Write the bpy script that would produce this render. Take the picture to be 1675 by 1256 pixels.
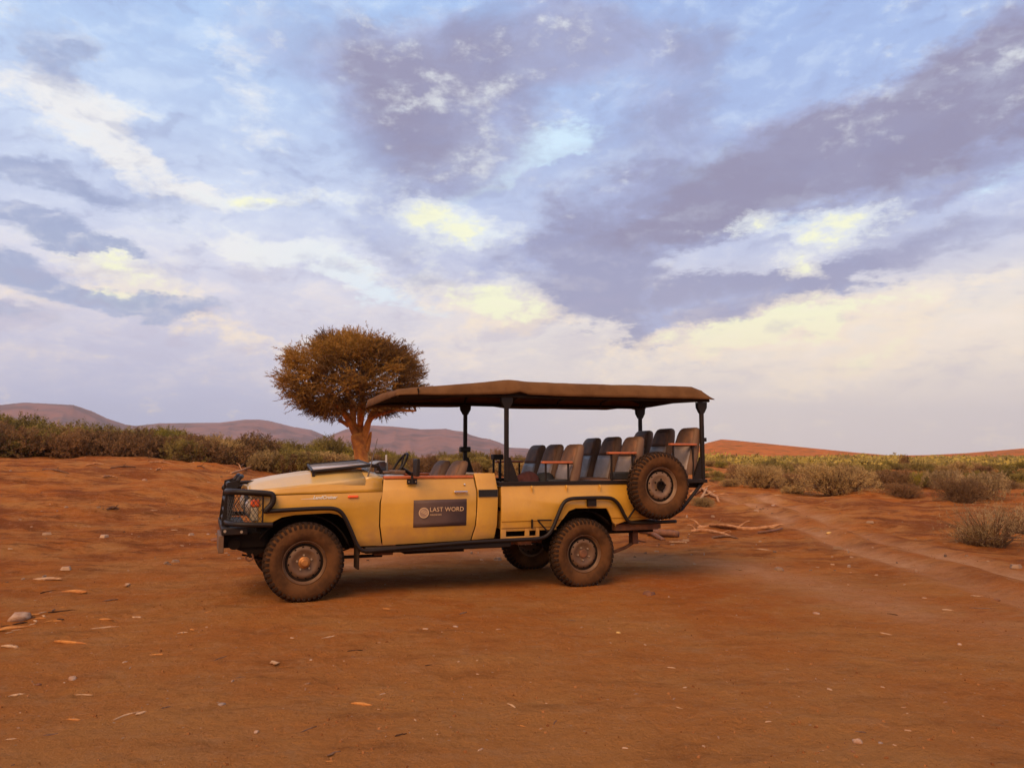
import bpy, bmesh, math, random
import numpy as np
from math import sin, cos, pi, radians
from mathutils import Vector, Matrix, noise

for o in list(bpy.data.objects): bpy.data.objects.remove(o)
SC = bpy.context.scene
COL = SC.collection
rng = random.Random(7); nr = np.random.RandomState(7)

# ------------------------------------------------------------------ camera
EYE = 1.5; PITCH = radians(5.45); FPX = 1258.0; CX = 837.5; CY = 628.0
cam_d = bpy.data.cameras.new('camera'); cam = bpy.data.objects.new('camera', cam_d); COL.objects.link(cam)
cam.location = (0, 0, EYE); cam.rotation_euler = (pi/2 + PITCH, 0, 0)
cam_d.sensor_width = 36; cam_d.lens = FPX/1675*36; cam_d.clip_start = 0.05; cam_d.clip_end = 30000
SC.camera = cam

# ------------------------------------------------------------------ light, exposure
SUN_EL, SUN_AZ = radians(44), radians(205)      # azimuth clockwise from +Y: behind and slightly left of the camera
sun_d = bpy.data.lights.new('sun', 'SUN'); sun = bpy.data.objects.new('sun', sun_d); COL.objects.link(sun)
sun_d.energy = 3.7; sun_d.angle = radians(42); sun_d.color = (1.0, 0.62, 0.29)
sdir = Vector((sin(SUN_AZ)*cos(SUN_EL), cos(SUN_AZ)*cos(SUN_EL), sin(SUN_EL)))
sun.rotation_euler = sdir.to_track_quat('Z', 'Y').to_euler()
SC.render.engine = 'CYCLES'
SC.cycles.use_denoising = True
SC.cycles.max_bounces = 5; SC.cycles.diffuse_bounces = 3; SC.cycles.glossy_bounces = 3
SC.cycles.transparent_max_bounces = 6; SC.cycles.volume_bounces = 0
vs = SC.view_settings; vs.view_transform = 'Standard'; vs.look = 'None'; vs.exposure = 0; vs.gamma = 1
vs.use_curve_mapping = False

def lin(r, g, b):
    f = lambda v: ((v/255+0.055)/1.055)**2.4 if v > 10.3 else v/255/12.92
    return (f(r), f(g), f(b), 1)

def px_ray(px, py):
    x = (px-CX)/FPX; z = -(py-CY)/FPX; c, s = cos(PITCH), sin(PITCH)
    return Vector((x, c - z*s, s + z*c))
def azel(px, py):
    r = px_ray(px, py).normalized(); return math.atan2(r.x, r.y), math.asin(r.z)

# ---- world: Nishita sky with a procedural broken cloud deck in world directions
W = bpy.data.worlds.new('World'); SC.world = W; W.use_nodes = True
nt = W.node_tree; nt.nodes.clear(); NL = nt.links
def N(t, **kw):
    n = nt.nodes.new(t)
    for k, v in kw.items(): setattr(n, k, v)
    return n
def put(sock, v):
    if hasattr(v, 'links') or isinstance(v, bpy.types.NodeSocket): NL.new(v, sock)
    else: sock.default_value = v
def MA(op, *a, clamp=False):
    n = N('ShaderNodeMath', operation=op, use_clamp=clamp)
    for i, v in enumerate(a): put(n.inputs[i], v)
    return n.outputs[0]
def SS(v, a, b, lo=0.0, hi=1.0, mode='SMOOTHSTEP'):
    n = N('ShaderNodeMapRange', interpolation_type=mode)
    put(n.inputs[0], v); n.inputs[1].default_value = a; n.inputs[2].default_value = b
    n.inputs[3].default_value = lo; n.inputs[4].default_value = hi
    return n.outputs[0]
def MIX(f, a, b, blend='MIX'):
    n = N('ShaderNodeMix', data_type='RGBA', blend_type=blend)
    put(n.inputs[0], f); put(n.inputs[6], a); put(n.inputs[7], b)
    return n.outputs[2]
def NOISE(vec, scale, detail=6, rough=0.55, dist=0.0, w=0):
    n = N('ShaderNodeTexNoise'); n.noise_dimensions = '2D'
    put(n.inputs['Vector'], vec); n.inputs['Scale'].default_value = scale
    n.inputs['Detail'].default_value = detail; n.inputs['Roughness'].default_value = rough
    n.inputs['Distortion'].default_value = dist
    return n
def CMB(x, y, z):
    n = N('ShaderNodeCombineXYZ'); put(n.inputs[0], x); put(n.inputs[1], y); put(n.inputs[2], z); return n.outputs[0]
tc = N('ShaderNodeTexCoord'); sp = N('ShaderNodeSeparateXYZ'); NL.new(tc.outputs['Generated'], sp.inputs[0])
X, Y, Z = sp.outputs
AZ = MA('ARCTAN2', X, Y); EL = MA('ARCSINE', Z)
zz = MA('ADD', MA('MAXIMUM', Z, 0.0), 0.16)
deck = CMB(MA('DIVIDE', X, zz), MA('DIVIDE', Y, zz), 0.0)      # flat cloud deck seen in perspective
ae = CMB(AZ, MA('MULTIPLY', EL, 1.9), 0.3)
wn = NOISE(ae, 3.4, 6, 0.62); wsep = N('ShaderNodeSeparateColor'); NL.new(wn.outputs['Color'], wsep.inputs[0])
wn2 = NOISE(deck, 3.4, 6, 0.66); wsep2 = N('ShaderNodeSeparateColor'); NL.new(wn2.outputs['Color'], wsep2.inputs[0])
def warp(a, s1, o1, s2, o2):
    return MA('ADD', a, MA('ADD', MA('MULTIPLY', MA('SUBTRACT', o1, 0.5), s1), MA('MULTIPLY', MA('SUBTRACT', o2, 0.5), s2)))
P2 = CMB(warp(AZ, 0.20, wsep.outputs[0], 0.14, wsep2.outputs[0]), warp(EL, 0.11, wsep.outputs[1], 0.08, wsep2.outputs[1]), 0.0)
wn3 = NOISE(ae, 9.0, 6, 0.62); wsep3 = N('ShaderNodeSeparateColor'); NL.new(wn3.outputs['Color'], wsep3.inputs[0])
P3 = CMB(warp(AZ, 0.07, wsep.outputs[0], 0.12, wsep3.outputs[0]), warp(EL, 0.03, wsep.outputs[1], 0.07, wsep3.outputs[1]), 0.0)
def blobs(lst, a=0.1, b=1.45, P2=P2):
    tot = None
    for px, py, sx, sy, rot, wt in lst:
        a0, e0 = azel(px, py)
        m = N('ShaderNodeMapping', vector_type='TEXTURE'); NL.new(P2, m.inputs[0])
        m.inputs[1].default_value = (a0, e0, 0); m.inputs[2].default_value = (0, 0, radians(rot))
        m.inputs[3].default_value = (sx/FPX, sy/FPX, 1)
        v = N('ShaderNodeVectorMath', operation='LENGTH'); NL.new(m.outputs[0], v.inputs[0])
        s = SS(v.outputs['Value'], a, b, wt, 0.0)
        tot = s if tot is None else MA('ADD', tot, s)
    return tot
# (pixel centre, semi-axes in pixels at the photo's focal length, tilt in degrees, weight)
DARK = [(540, 110, 190, 110, -25, .62), (740, 190, 200, 130, -20, .98), (930, 50, 260, 80, 0, .78), (1120, 120, 190, 70, 25, .5),
        (1300, 262, 330, 80, 10, 1.15), (1560, 185, 270, 95, 18, 1.15), (1010, 375, 210, 65, 12, .95), (1080, 497, 320, 46, 0, 1.15),
        (1440, 440, 330, 42, 12, .75), (1040, 240, 170, 55, 25, .45), (1180, 330, 190, 50, 10, .45), (1550, 320, 160, 35, 15, .4), (900, 440, 240, 50, -8, .45), (620, 330, 150, 70, -30, .45), (560, 385, 140, 28, -18, .35),
        (330, 90, 130, 80, -10, .25), (700, 455, 120, 26, -8, .35), (250, 350, 110, 24, -10, .3)]
NEARD = [(95, 105, 70, 75, -40, .8), (110, 300, 190, 26, -4, 1.1), (60, 366, 130, 24, -8, 1.1), (160, 408, 90, 14, 0, .8),
        (250, 502, 120, 24, -3, 1.1), (40, 450, 110, 32, -14, 1.0), (20, 525, 130, 18, 0, .6), (700, 455, 90, 20, -6, .7), (1560, 305, 90, 22, 28, .8), (1190, 510, 160, 22, 6, .8), (500, 350, 140, 20, -20, .5)]
LITE = [(50, 150, 120, 80, -20, .5), (150, 215, 150, 46, -15, .42), (390, 150, 110, 70, -30, .6), (270, 275, 130, 30, -10, .55), (920, 230, 130, 60, 0, 1.0), (820, 290, 120, 30, 10, .6), (1100, 290, 110, 42, 20, .9),
        (1660, 270, 70, 60, 0, .7), (470, 420, 200, 40, -18, .55), (600, 470, 220, 40, -14, .5), (1230, 350, 70, 26, 0, .6), (430, 260, 100, 40, -20, .4), (1060, 20, 50, 50, 0, .3), (760, 350, 110, 50, 0, .5), (1370, 350, 110, 40, 10, .5),
        (200, 560, 200, 20, 0, .3), (420, 320, 130, 30, 0, .5)]
GOLD = [(205, 450, 120, 40, -16, .95), (420, 328, 100, 18, 4, .85), (750, 365, 105, 36, -8, .95), (1378, 368, 85, 34, 12, .95), (1235, 348, 50, 24, 0, .75),
        (1312, 440, 40, 24, 0, .8), (800, 488, 140, 48, -14, .85), (1370, 508, 240, 34, 6, 1.0), (1150, 557, 250, 26, 2, .75),
        (1410, 590, 120, 30, 18, .55), (300, 525, 190, 26, -10, .45), (560, 425, 160, 22, -16, .3), (680, 475, 110, 30, -8, .35)]
nA = NOISE(deck, 1.5, 8, 0.62, 0.4).outputs['Fac']; nB = NOISE(ae, 6.0, 8, 0.62, 0.3).outputs['Fac']
fine = NOISE(ae, 22, 6, 0.65).outputs['Fac']
def shifted(vec, dx, dy): v = N('ShaderNodeVectorMath', operation='ADD'); NL.new(vec, v.inputs[0]); v.inputs[1].default_value = (dx, dy, 0); return v.outputs[0]
wv_ = N('ShaderNodeVectorMath', operation='MULTIPLY_ADD'); NL.new(wn3.outputs['Color'], wv_.inputs[0]); wv_.inputs[1].default_value = (.09, .09, 0); NL.new(ae, wv_.inputs[2]); aew = wv_.outputs[0]
def PUFF(vec, sc):
    v = N('ShaderNodeTexVoronoi', feature='SMOOTH_F1', voronoi_dimensions='2D'); NL.new(vec, v.inputs['Vector']); v.inputs['Scale'].default_value = sc; v.inputs['Detail'].default_value = 3; v.inputs['Roughness'].default_value = .55
    v.inputs['Smoothness'].default_value = .35; v.inputs['Lacunarity'].default_value = 2.2; v.normalize = True; return MA('SUBTRACT', 0.5, v.outputs['Distance'])
puff = PUFF(aew, 9.0); puff2 = PUFF(shifted(aew, -0.006, 0.016), 9.0)
ns = MA('ADD', MA('MULTIPLY', MA('SUBTRACT', nA, 0.5), 1.7), MA('MULTIPLY', MA('SUBTRACT', nB, 0.5), 1.8))
nf = MA('ADD', MA('MULTIPLY', ns, .62), MA('ADD', MA('MULTIPLY', MA('SUBTRACT', fine, 0.5), 0.35), MA('MULTIPLY', MA('SUBTRACT', puff, 0.2), 0.55)))
def ramp(fac, stops, interp='B_SPLINE'):
    r = N('ShaderNodeValToRGB'); put(r.inputs[0], fac); r.color_ramp.interpolation = interp
    while len(r.color_ramp.elements) < len(stops): r.color_ramp.elements.new(0.5)
    for e, (p, c) in zip(r.color_ramp.elements, stops): e.position = p; e.color = lin(*c)
    return r.outputs[0]
ELn = SS(EL, -0.05, 0.75, mode='LINEAR')
def ep(py): return (azel(CX, py)[1] + 0.05)/0.80
baseL = ramp(ELn, [(0.0, (186, 184, 204)), (ep(700), (190, 190, 214)), (ep(600), (196, 194, 216)), (ep(500), (222, 218, 230)), (ep(400), (216, 222, 240)), (ep(250), (196, 212, 240)), (ep(60), (176, 206, 245)), (1.0, (155, 190, 240))])
baseR = ramp(ELn, [(0.0, (222, 204, 196)), (ep(700), (230, 214, 206)), (ep(630), (236, 220, 206)), (ep(540), (250, 236, 214)), (ep(440), (200, 206, 232)), (ep(300), (178, 192, 228)), (ep(60), (164, 190, 236)), (1.0, (155, 184, 232))])
base = MIX(SS(AZ, -0.45, 0.35), baseL, baseR)
upper = SS(EL, 0.16, 0.30)
c = MIX(MA('MULTIPLY', MA('MULTIPLY', SS(nf, -0.1, 0.5), upper), 0.45), base, lin(228, 238, 252))
c = MIX(MA('MULTIPLY', MA('MULTIPLY', SS(nf, 0.15, -0.45), upper), 0.42), c, lin(158, 174, 216))
lowb = MA('MULTIPLY', SS(EL, 0.30, 0.16), SS(EL, 0.04, 0.12))
c = MIX(MA('MULTIPLY', MA('MULTIPLY', SS(nf, -0.2, 0.4), lowb), 0.5), c, lin(250, 232, 216))
c = MIX(MA('MULTIPLY', MA('MULTIPLY', SS(nf, 0.0, -0.4), lowb), 0.35), c, lin(196, 188, 204))
lt = SS(MA('ADD', blobs(LITE), MA('MULTIPLY', nf, 0.9)), 0.35, 0.80)
c = MIX(MA('MULTIPLY', lt, 0.9), c, MIX(SS(AZ, -0.45, 0.15), lin(242, 240, 238), lin(212, 238, 255)))
dk = SS(MA('ADD', blobs(DARK), MA('MULTIPLY', nf, 0.60)), 0.22, 0.78)
dcol = MIX(SS(AZ, -0.5, 0.05), lin(160, 172, 210), lin(152, 152, 184))
dcol = MIX(MA('MULTIPLY', SS(nB, 0.42, 0.62), 0.6), dcol, lin(178, 188, 226))
c = MIX(MA('MULTIPLY', dk, 0.88), c, dcol)
core = SS(MA('ADD', blobs([d for d in DARK if d[5] > .55 and d[0] > 500 and d[1] < 400]), MA('MULTIPLY', nf, 0.6)), 0.6, 1.2)
c = MIX(MA('MULTIPLY', core, 0.75), c, lin(146, 139, 164))
gb = MA('ADD', blobs(GOLD, P2=P3), MA('ADD', MA('MULTIPLY', nf, 0.9), MA('ADD', MA('MULTIPLY', MA('SUBTRACT', fine, .5), 1.1), MA('MULTIPLY', MA('SUBTRACT', puff, .2), .7))))
c = MIX(MA('MULTIPLY', SS(gb, 0.10, 0.75), 0.70), c, MIX(SS(EL, 0.16, 0.27), lin(252, 232, 206), lin(236, 240, 240)))
c = MIX(MA('MULTIPLY', SS(gb, 0.66, 1.15), 0.85), c, MIX(SS(EL, 0.12, 0.20), lin(252, 240, 206), lin(252, 252, 212)))
rs0 = MA('SUBTRACT', puff, puff2)
nd_ = SS(MA('ADD', blobs(NEARD, P2=P3), MA('MULTIPLY', nf, 0.9)), 0.28, 0.90)
c = MIX(MA('MULTIPLY', nd_, 0.88), c, MIX(SS(AZ, -0.4, 0.1), MIX(SS(rs0, -.1, .25), lin(156, 168, 202), lin(184, 190, 216)), lin(164, 162, 190)))
# relief of the cloud masses: brighter where the mass thins towards the light, darker on its undersides
rl = MA('SUBTRACT', NOISE(ae, 6.0, 6, 0.52, 0.5).outputs['Fac'], NOISE(shifted(ae, -0.012, 0.034), 6.0, 6, 0.52, 0.5).outputs['Fac'])
rl2 = MA('SUBTRACT', NOISE(deck, 2.2, 5, 0.5).outputs['Fac'], NOISE(shifted(deck, -0.03, -0.10), 2.2, 5, 0.5).outputs['Fac'])
rs = MA('ADD', MA('MULTIPLY', MA('SUBTRACT', puff, puff2), 2.4), MA('ADD', MA('MULTIPLY', rl, 1.5), MA('MULTIPLY', rl2, 1.5)))
ra = MA('MULTIPLY', SS(EL, 0.04, 0.16), MA('SUBTRACT', 1.0, MA('MULTIPLY', dk, 0.55)))
c = MIX(MA('MULTIPLY', MA('MULTIPLY', SS(rs, 0.02, 0.6), ra), 0.28), c, MIX(SS(EL, 0.18, 0.34), lin(255, 240, 226), lin(226, 240, 255)))
c = MIX(MA('MULTIPLY', MA('MULTIPLY', SS(rs, -0.02, -0.55), ra), 0.30), c, MIX(SS(EL, 0.16, 0.30), lin(190, 178, 196), lin(140, 146, 186)))
c = MIX(SS(EL, 0.0, -0.12), c, lin(120, 90, 70))
sky = N('ShaderNodeTexSky', sky_type='NISHITA'); sky.sun_disc = False; sky.sun_elevation = SUN_EL; sky.sun_rotation = SUN_AZ
bg1 = N('ShaderNodeBackground'); NL.new(sky.outputs[0], bg1.inputs[0]); bg1.inputs[1].default_value = 0.08
bg2 = N('ShaderNodeBackground'); NL.new(c, bg2.inputs[0]); bg2.inputs[1].default_value = 1.10
mx = N('ShaderNodeMixShader'); mx.inputs[0].default_value = 0.95; NL.new(bg1.outputs[0], mx.inputs[1]); NL.new(bg2.outputs[0], mx.inputs[2])
wo = N('ShaderNodeOutputWorld'); NL.new(mx.outputs[0], wo.inputs[0])
W.cycles.sampling_method = 'NONE'      # the cloud deck is even enough to be found by the bounces alone

# ------------------------------------------------------------------ materials
def mat(name, col, rough=0.6, metal=0.0, col2=None, nscale=6.0, bump=0.0, bscale=60.0, spec=0.5, coat=0.0,
        dust=0.0, dustcol=(0.30, 0.13, 0.045), tint=None, objrand=0.0, lowdust=0.0, trans=0.0, coords='Object', detail=6, lo=.35, hi=.65):
    m = bpy.data.materials.new(name); m.use_nodes = True; t = m.node_tree; L = t.links
    b = t.nodes['Principled BSDF']; b.inputs['Roughness'].default_value = rough; b.inputs['Metallic'].default_value = metal
    b.inputs['Specular IOR Level'].default_value = spec; b.inputs['Coat Weight'].default_value = coat; b.inputs['Coat Roughness'].default_value = 0.12
    cc = t.nodes.new('ShaderNodeTexCoord')
    def noi(s, d=6, r=.6):
        n = t.nodes.new('ShaderNodeTexNoise'); L.new(cc.outputs[coords], n.inputs[0]); n.inputs['Scale'].default_value = s
        n.inputs['Detail'].default_value = d; n.inputs['Roughness'].default_value = r; return n.outputs['Fac']
    def mr(v, a, bb, lo=0., hi=1.):
        n = t.nodes.new('ShaderNodeMapRange'); n.interpolation_type = 'SMOOTHSTEP'; L.new(v, n.inputs[0]); n.inputs[1].default_value = a; n.inputs[2].default_value = bb
        n.inputs[3].default_value = lo; n.inputs[4].default_value = hi; return n.outputs[0]
    def mix(f, a, bb, blend='MIX'):
        n = t.nodes.new('ShaderNodeMix'); n.data_type = 'RGBA'; n.blend_type = blend
        for s, v in ((n.inputs[0], f), (n.inputs[6], a), (n.inputs[7], bb)):
            if isinstance(v, bpy.types.NodeSocket): L.new(v, s)
            else: s.default_value = v
        return n.outputs[2]
    col = (*col[:3], 1); c = None
    if col2 is not None: c = mix(mr(noi(nscale, detail), lo, hi), col, (*col2[:3], 1))
    if tint:
        a = t.nodes.new('ShaderNodeAttribute'); a.attribute_name = 'tint'
        c = mix(a.outputs['Fac'], c if c is not None else col, (*tint[:3], 1))
    if objrand:
        oi = t.nodes.new('ShaderNodeObjectInfo'); hs = t.nodes.new('ShaderNodeHueSaturation')
        n = t.nodes.new('ShaderNodeMapRange'); L.new(oi.outputs['Random'], n.inputs[0]); n.inputs[3].default_value = 1-objrand; n.inputs[4].default_value = 1+objrand
        L.new(n.outputs[0], hs.inputs['Value'])
        if c is not None: L.new(c, hs.inputs['Color'])
        else: hs.inputs['Color'].default_value = col
        c = hs.outputs[0]
    if dust:
        dn = noi(5.0, 8, .65); f = mr(dn, 0.62-0.3*dust, 0.95-0.3*dust, 0., min(1., dust*1.3))
        c = mix(f, c if c is not None else col, (*dustcol, 1))
        rr = t.nodes.new('ShaderNodeMapRange'); L.new(f, rr.inputs[0]); rr.inputs[3].default_value = rough; rr.inputs[4].default_value = 0.9; L.new(rr.outputs[0], b.inputs['Roughness'])
    if lowdust:
        se = t.nodes.new('ShaderNodeSeparateXYZ'); L.new(cc.outputs['Object'], se.inputs[0]); ad = t.nodes.new('ShaderNodeMath'); ad.operation = 'MULTIPLY_ADD'
        L.new(noi(7, 8, .7), ad.inputs[0]); ad.inputs[1].default_value = .75; L.new(se.outputs[2], ad.inputs[2])
        c = mix(mr(ad.outputs[0], 1.30, .86, 0, lowdust), c, (.36, .165, .055, 1))
        c = mix(mr(noi(28, 8, .75), .56, .70, 0, .35), c, (.40, .20, .07, 1))
    if c is not None: L.new(c, b.inputs['Base Color'])
    else: b.inputs['Base Color'].default_value = col
    if bump:
        bp = t.nodes.new('ShaderNodeBump'); bp.inputs['Strength'].default_value = bump; bp.inputs['Distance'].default_value = 0.02
        L.new(noi(bscale, 8, .65), bp.inputs['Height']); L.new(bp.outputs[0], b.inputs['Normal'])
    if trans:
        tr = t.nodes.new('ShaderNodeBsdfTranslucent'); ms = t.nodes.new('ShaderNodeMixShader'); ms.inputs[0].default_value = trans
        if c is not None: L.new(c, tr.inputs[0])
        else: tr.inputs[0].default_value = col
        o = t.nodes['Material Output']; L.new(b.outputs[0], ms.inputs[1]); L.new(tr.outputs[0], ms.inputs[2]); L.new(ms.outputs[0], o.inputs[0])
    return m
M = {}
M['paint'] = mat('yellow_paint', (0.58, 0.285, 0.030), .42, lowdust=.75, col2=(0.52, 0.25, 0.025), nscale=3, dust=.28, dustcol=(.36, .19, .07), coat=.25, bump=.06, bscale=2.2)
M['paint_top'] = mat('dusty_skylit_bonnet', (0.56, 0.33, 0.085), .36, col2=(0.50, 0.31, 0.11), nscale=4, dust=.3, dustcol=(.40, .27, .15), coat=.3)  # body paint made paler by dust and a painted-in sky reflection
M['black'] = mat('black_metal', (0.016, 0.009, 0.006), .5, spec=.22, dust=.30, dustcol=(.09, .036, .014))
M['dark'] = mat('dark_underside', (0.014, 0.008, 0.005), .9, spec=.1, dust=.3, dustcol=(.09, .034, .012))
M['rubber'] = mat('tyre_rubber', (0.030, 0.015, 0.008), .9, spec=.15, dust=.45, dustcol=(.10, .040, .016), bump=.2, bscale=60)
M['side'] = mat('dusty_sidewall', (0.062, 0.026, 0.010), .95, spec=.1, col2=(.115, .046, .016), nscale=6, dust=.2, dustcol=(.16, .06, .02), bump=.2, bscale=50)
M['rim'] = mat('dusty_steel_rim', (0.15, 0.072, 0.030), .6, .1, col2=(.10, .045, .018), nscale=9, dust=.35, dustcol=(.20, .08, .028))
M['rimspare'] = mat('tan_steel_rim', (0.22, 0.125, 0.065), .6, .1, col2=(.16, .08, .038), nscale=12, dust=.3)
M['hub'] = mat('rusty_hub', (0.42, 0.16, 0.03), .5, .3, col2=(.3, .11, .025), nscale=20)
M['nut'] = mat('wheel_nut_metal', (.55, .42, .28), .35, .8)
M['chrome'] = mat('chrome', (.8, .76, .7), .15, 1)
M['canvas'] = mat('brown_canvas', (.150, .066, .024), .9, spec=.1, col2=(.115, .049, .017), nscale=5, bump=.3, bscale=40)
M['wood'] = mat('varnished_wood', (.50, .115, .025), .4, col2=(.38, .085, .02), nscale=15, coat=.3)
M['vinyl'] = mat('grey_vinyl', (.23, .105, .052), .65, spec=.2, col2=(.13, .072, .048), nscale=6, dust=.25, dustcol=(.18, .09, .045), bump=.4, bscale=6)  # one seat leather; the two copies below have light painted in
M['vinyl_low'] = mat('sky_lit_vinyl', (.33, .245, .205), .4, spec=.4, col2=(.20, .15, .13), nscale=4, dust=.25, dustcol=(.19, .105, .06), bump=.5, bscale=7)  # same leather, the sky's reflection put into a paler colour
M['vinyl_side'] = mat('warm_lit_vinyl', (.150, .070, .030), .7, col2=(.115, .052, .023), nscale=6, bump=.3, bscale=8)  # same leather, warm light and dust painted in as brown
M['sign'] = mat('grey_brown_vinyl_sign', (.105, .058, .045), .6, spec=.25, col2=(.09, .05, .039), nscale=6)
M['ink'] = mat('cream_ink', (.62, .38, .19), .6)
M['emb'] = mat('emblem_tan', (.30, .17, .10), .6)
M['white'] = mat('white_badge', (.75, .70, .6), .4)
M['glass'] = mat('sky_tinted_glass', (.34, .24, .17), .30, col2=(.40, .29, .2), nscale=4, coat=.6)  # opaque glass, the reflected sky put into its colour
M['orange'] = mat('orange_lens', (.80, .10, .01), .25, coat=.5)
M['cream'] = mat('cream_plastic', (.45, .34, .2), .5)
M['grille'] = mat('black_plastic', (.02, .015, .012), .6, dust=.2, dustcol=(.12, .05, .02))
M['greyplastic'] = mat('grey_plastic', (.25, .25, .27), .45, col2=(.2, .19, .2))
M['rust'] = mat('rusty_steel', (.20, .07, .025), .8, col2=(.12, .045, .018), nscale=14, bump=.3, bscale=40)
M['wire'] = mat('dull_steel_wire', (.14, .10, .075), .5, .5)
M['bark'] = mat('ochre_bark', (.56, .205, .030), .9, col2=(.27, .085, .016), nscale=4, bump=1.0, bscale=9, detail=8)
M['twig'] = mat('twig_bark', (.16, .075, .03), .9, col2=(.1, .05, .02), nscale=4)
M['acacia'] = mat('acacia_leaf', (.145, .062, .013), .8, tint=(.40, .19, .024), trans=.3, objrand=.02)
M['bag'] = mat('maroon_cloth', (.085, .018, .012), .9, col2=(.06, .014, .01), nscale=10, bump=.5, bscale=30)
M['blackcloth'] = mat('black_cloth', (.018, .016, .017), .8, bump=.4, bscale=30)
M['paper'] = mat('pale_cloth', (.5, .45, .42), .7)
# leaf kinds for the bushes
LEAF = {
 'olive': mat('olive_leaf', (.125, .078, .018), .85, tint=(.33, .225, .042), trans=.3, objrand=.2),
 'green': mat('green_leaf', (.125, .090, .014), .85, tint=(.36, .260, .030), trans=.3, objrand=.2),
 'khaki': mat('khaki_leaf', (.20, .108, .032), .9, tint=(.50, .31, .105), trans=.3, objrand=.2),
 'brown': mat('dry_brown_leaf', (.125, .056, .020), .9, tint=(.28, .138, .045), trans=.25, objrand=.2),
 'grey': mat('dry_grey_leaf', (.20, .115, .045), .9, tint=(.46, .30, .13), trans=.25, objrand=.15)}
M['deadwood'] = mat('weathered_wood', (.44, .21, .095), .9, spec=.1, col2=(.28, .12, .05), nscale=9, bump=.8, bscale=25, objrand=.15)
M['w_pale'] = mat('pale_wood', (.50, .29, .15), .9, spec=.1, col2=(.34, .16, .07), nscale=18, bump=.6, bscale=40)
M['w_orange'] = mat('orange_wood', (.54, .21, .05), .9, spec=.1, col2=(.36, .12, .03), nscale=15, bump=.6, bscale=40)
M['w_brown'] = mat('brown_wood', (.20, .10, .055), .85, spec=.05, col2=(.12, .055, .03), nscale=16, bump=.8, bscale=40)
M['w_dark'] = mat('dark_wood', (.075, .032, .016), .9, spec=.05, col2=(.045, .02, .01), nscale=16, bump=.6, bscale=40)
M['s_pale'] = mat('pale_stone', (.42, .26, .17), .9, spec=.1, col2=(.30, .14, .07), nscale=12, bump=.6, bscale=30)
M['s_grey'] = mat('grey_stone', (.28, .19, .14), .85, spec=.05, col2=(.2, .12, .09), nscale=12, bump=.6, bscale=30)
M['s_yellow'] = mat('yellow_stone', (.58, .33, .09), .85, col2=(.4, .2, .05), nscale=12, bump=.6, bscale=30)
M['s_red'] = mat('red_clod', (.20, .07, .024), .95, col2=(.14, .045, .016), nscale=12, bump=.8, bscale=30)

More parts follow.
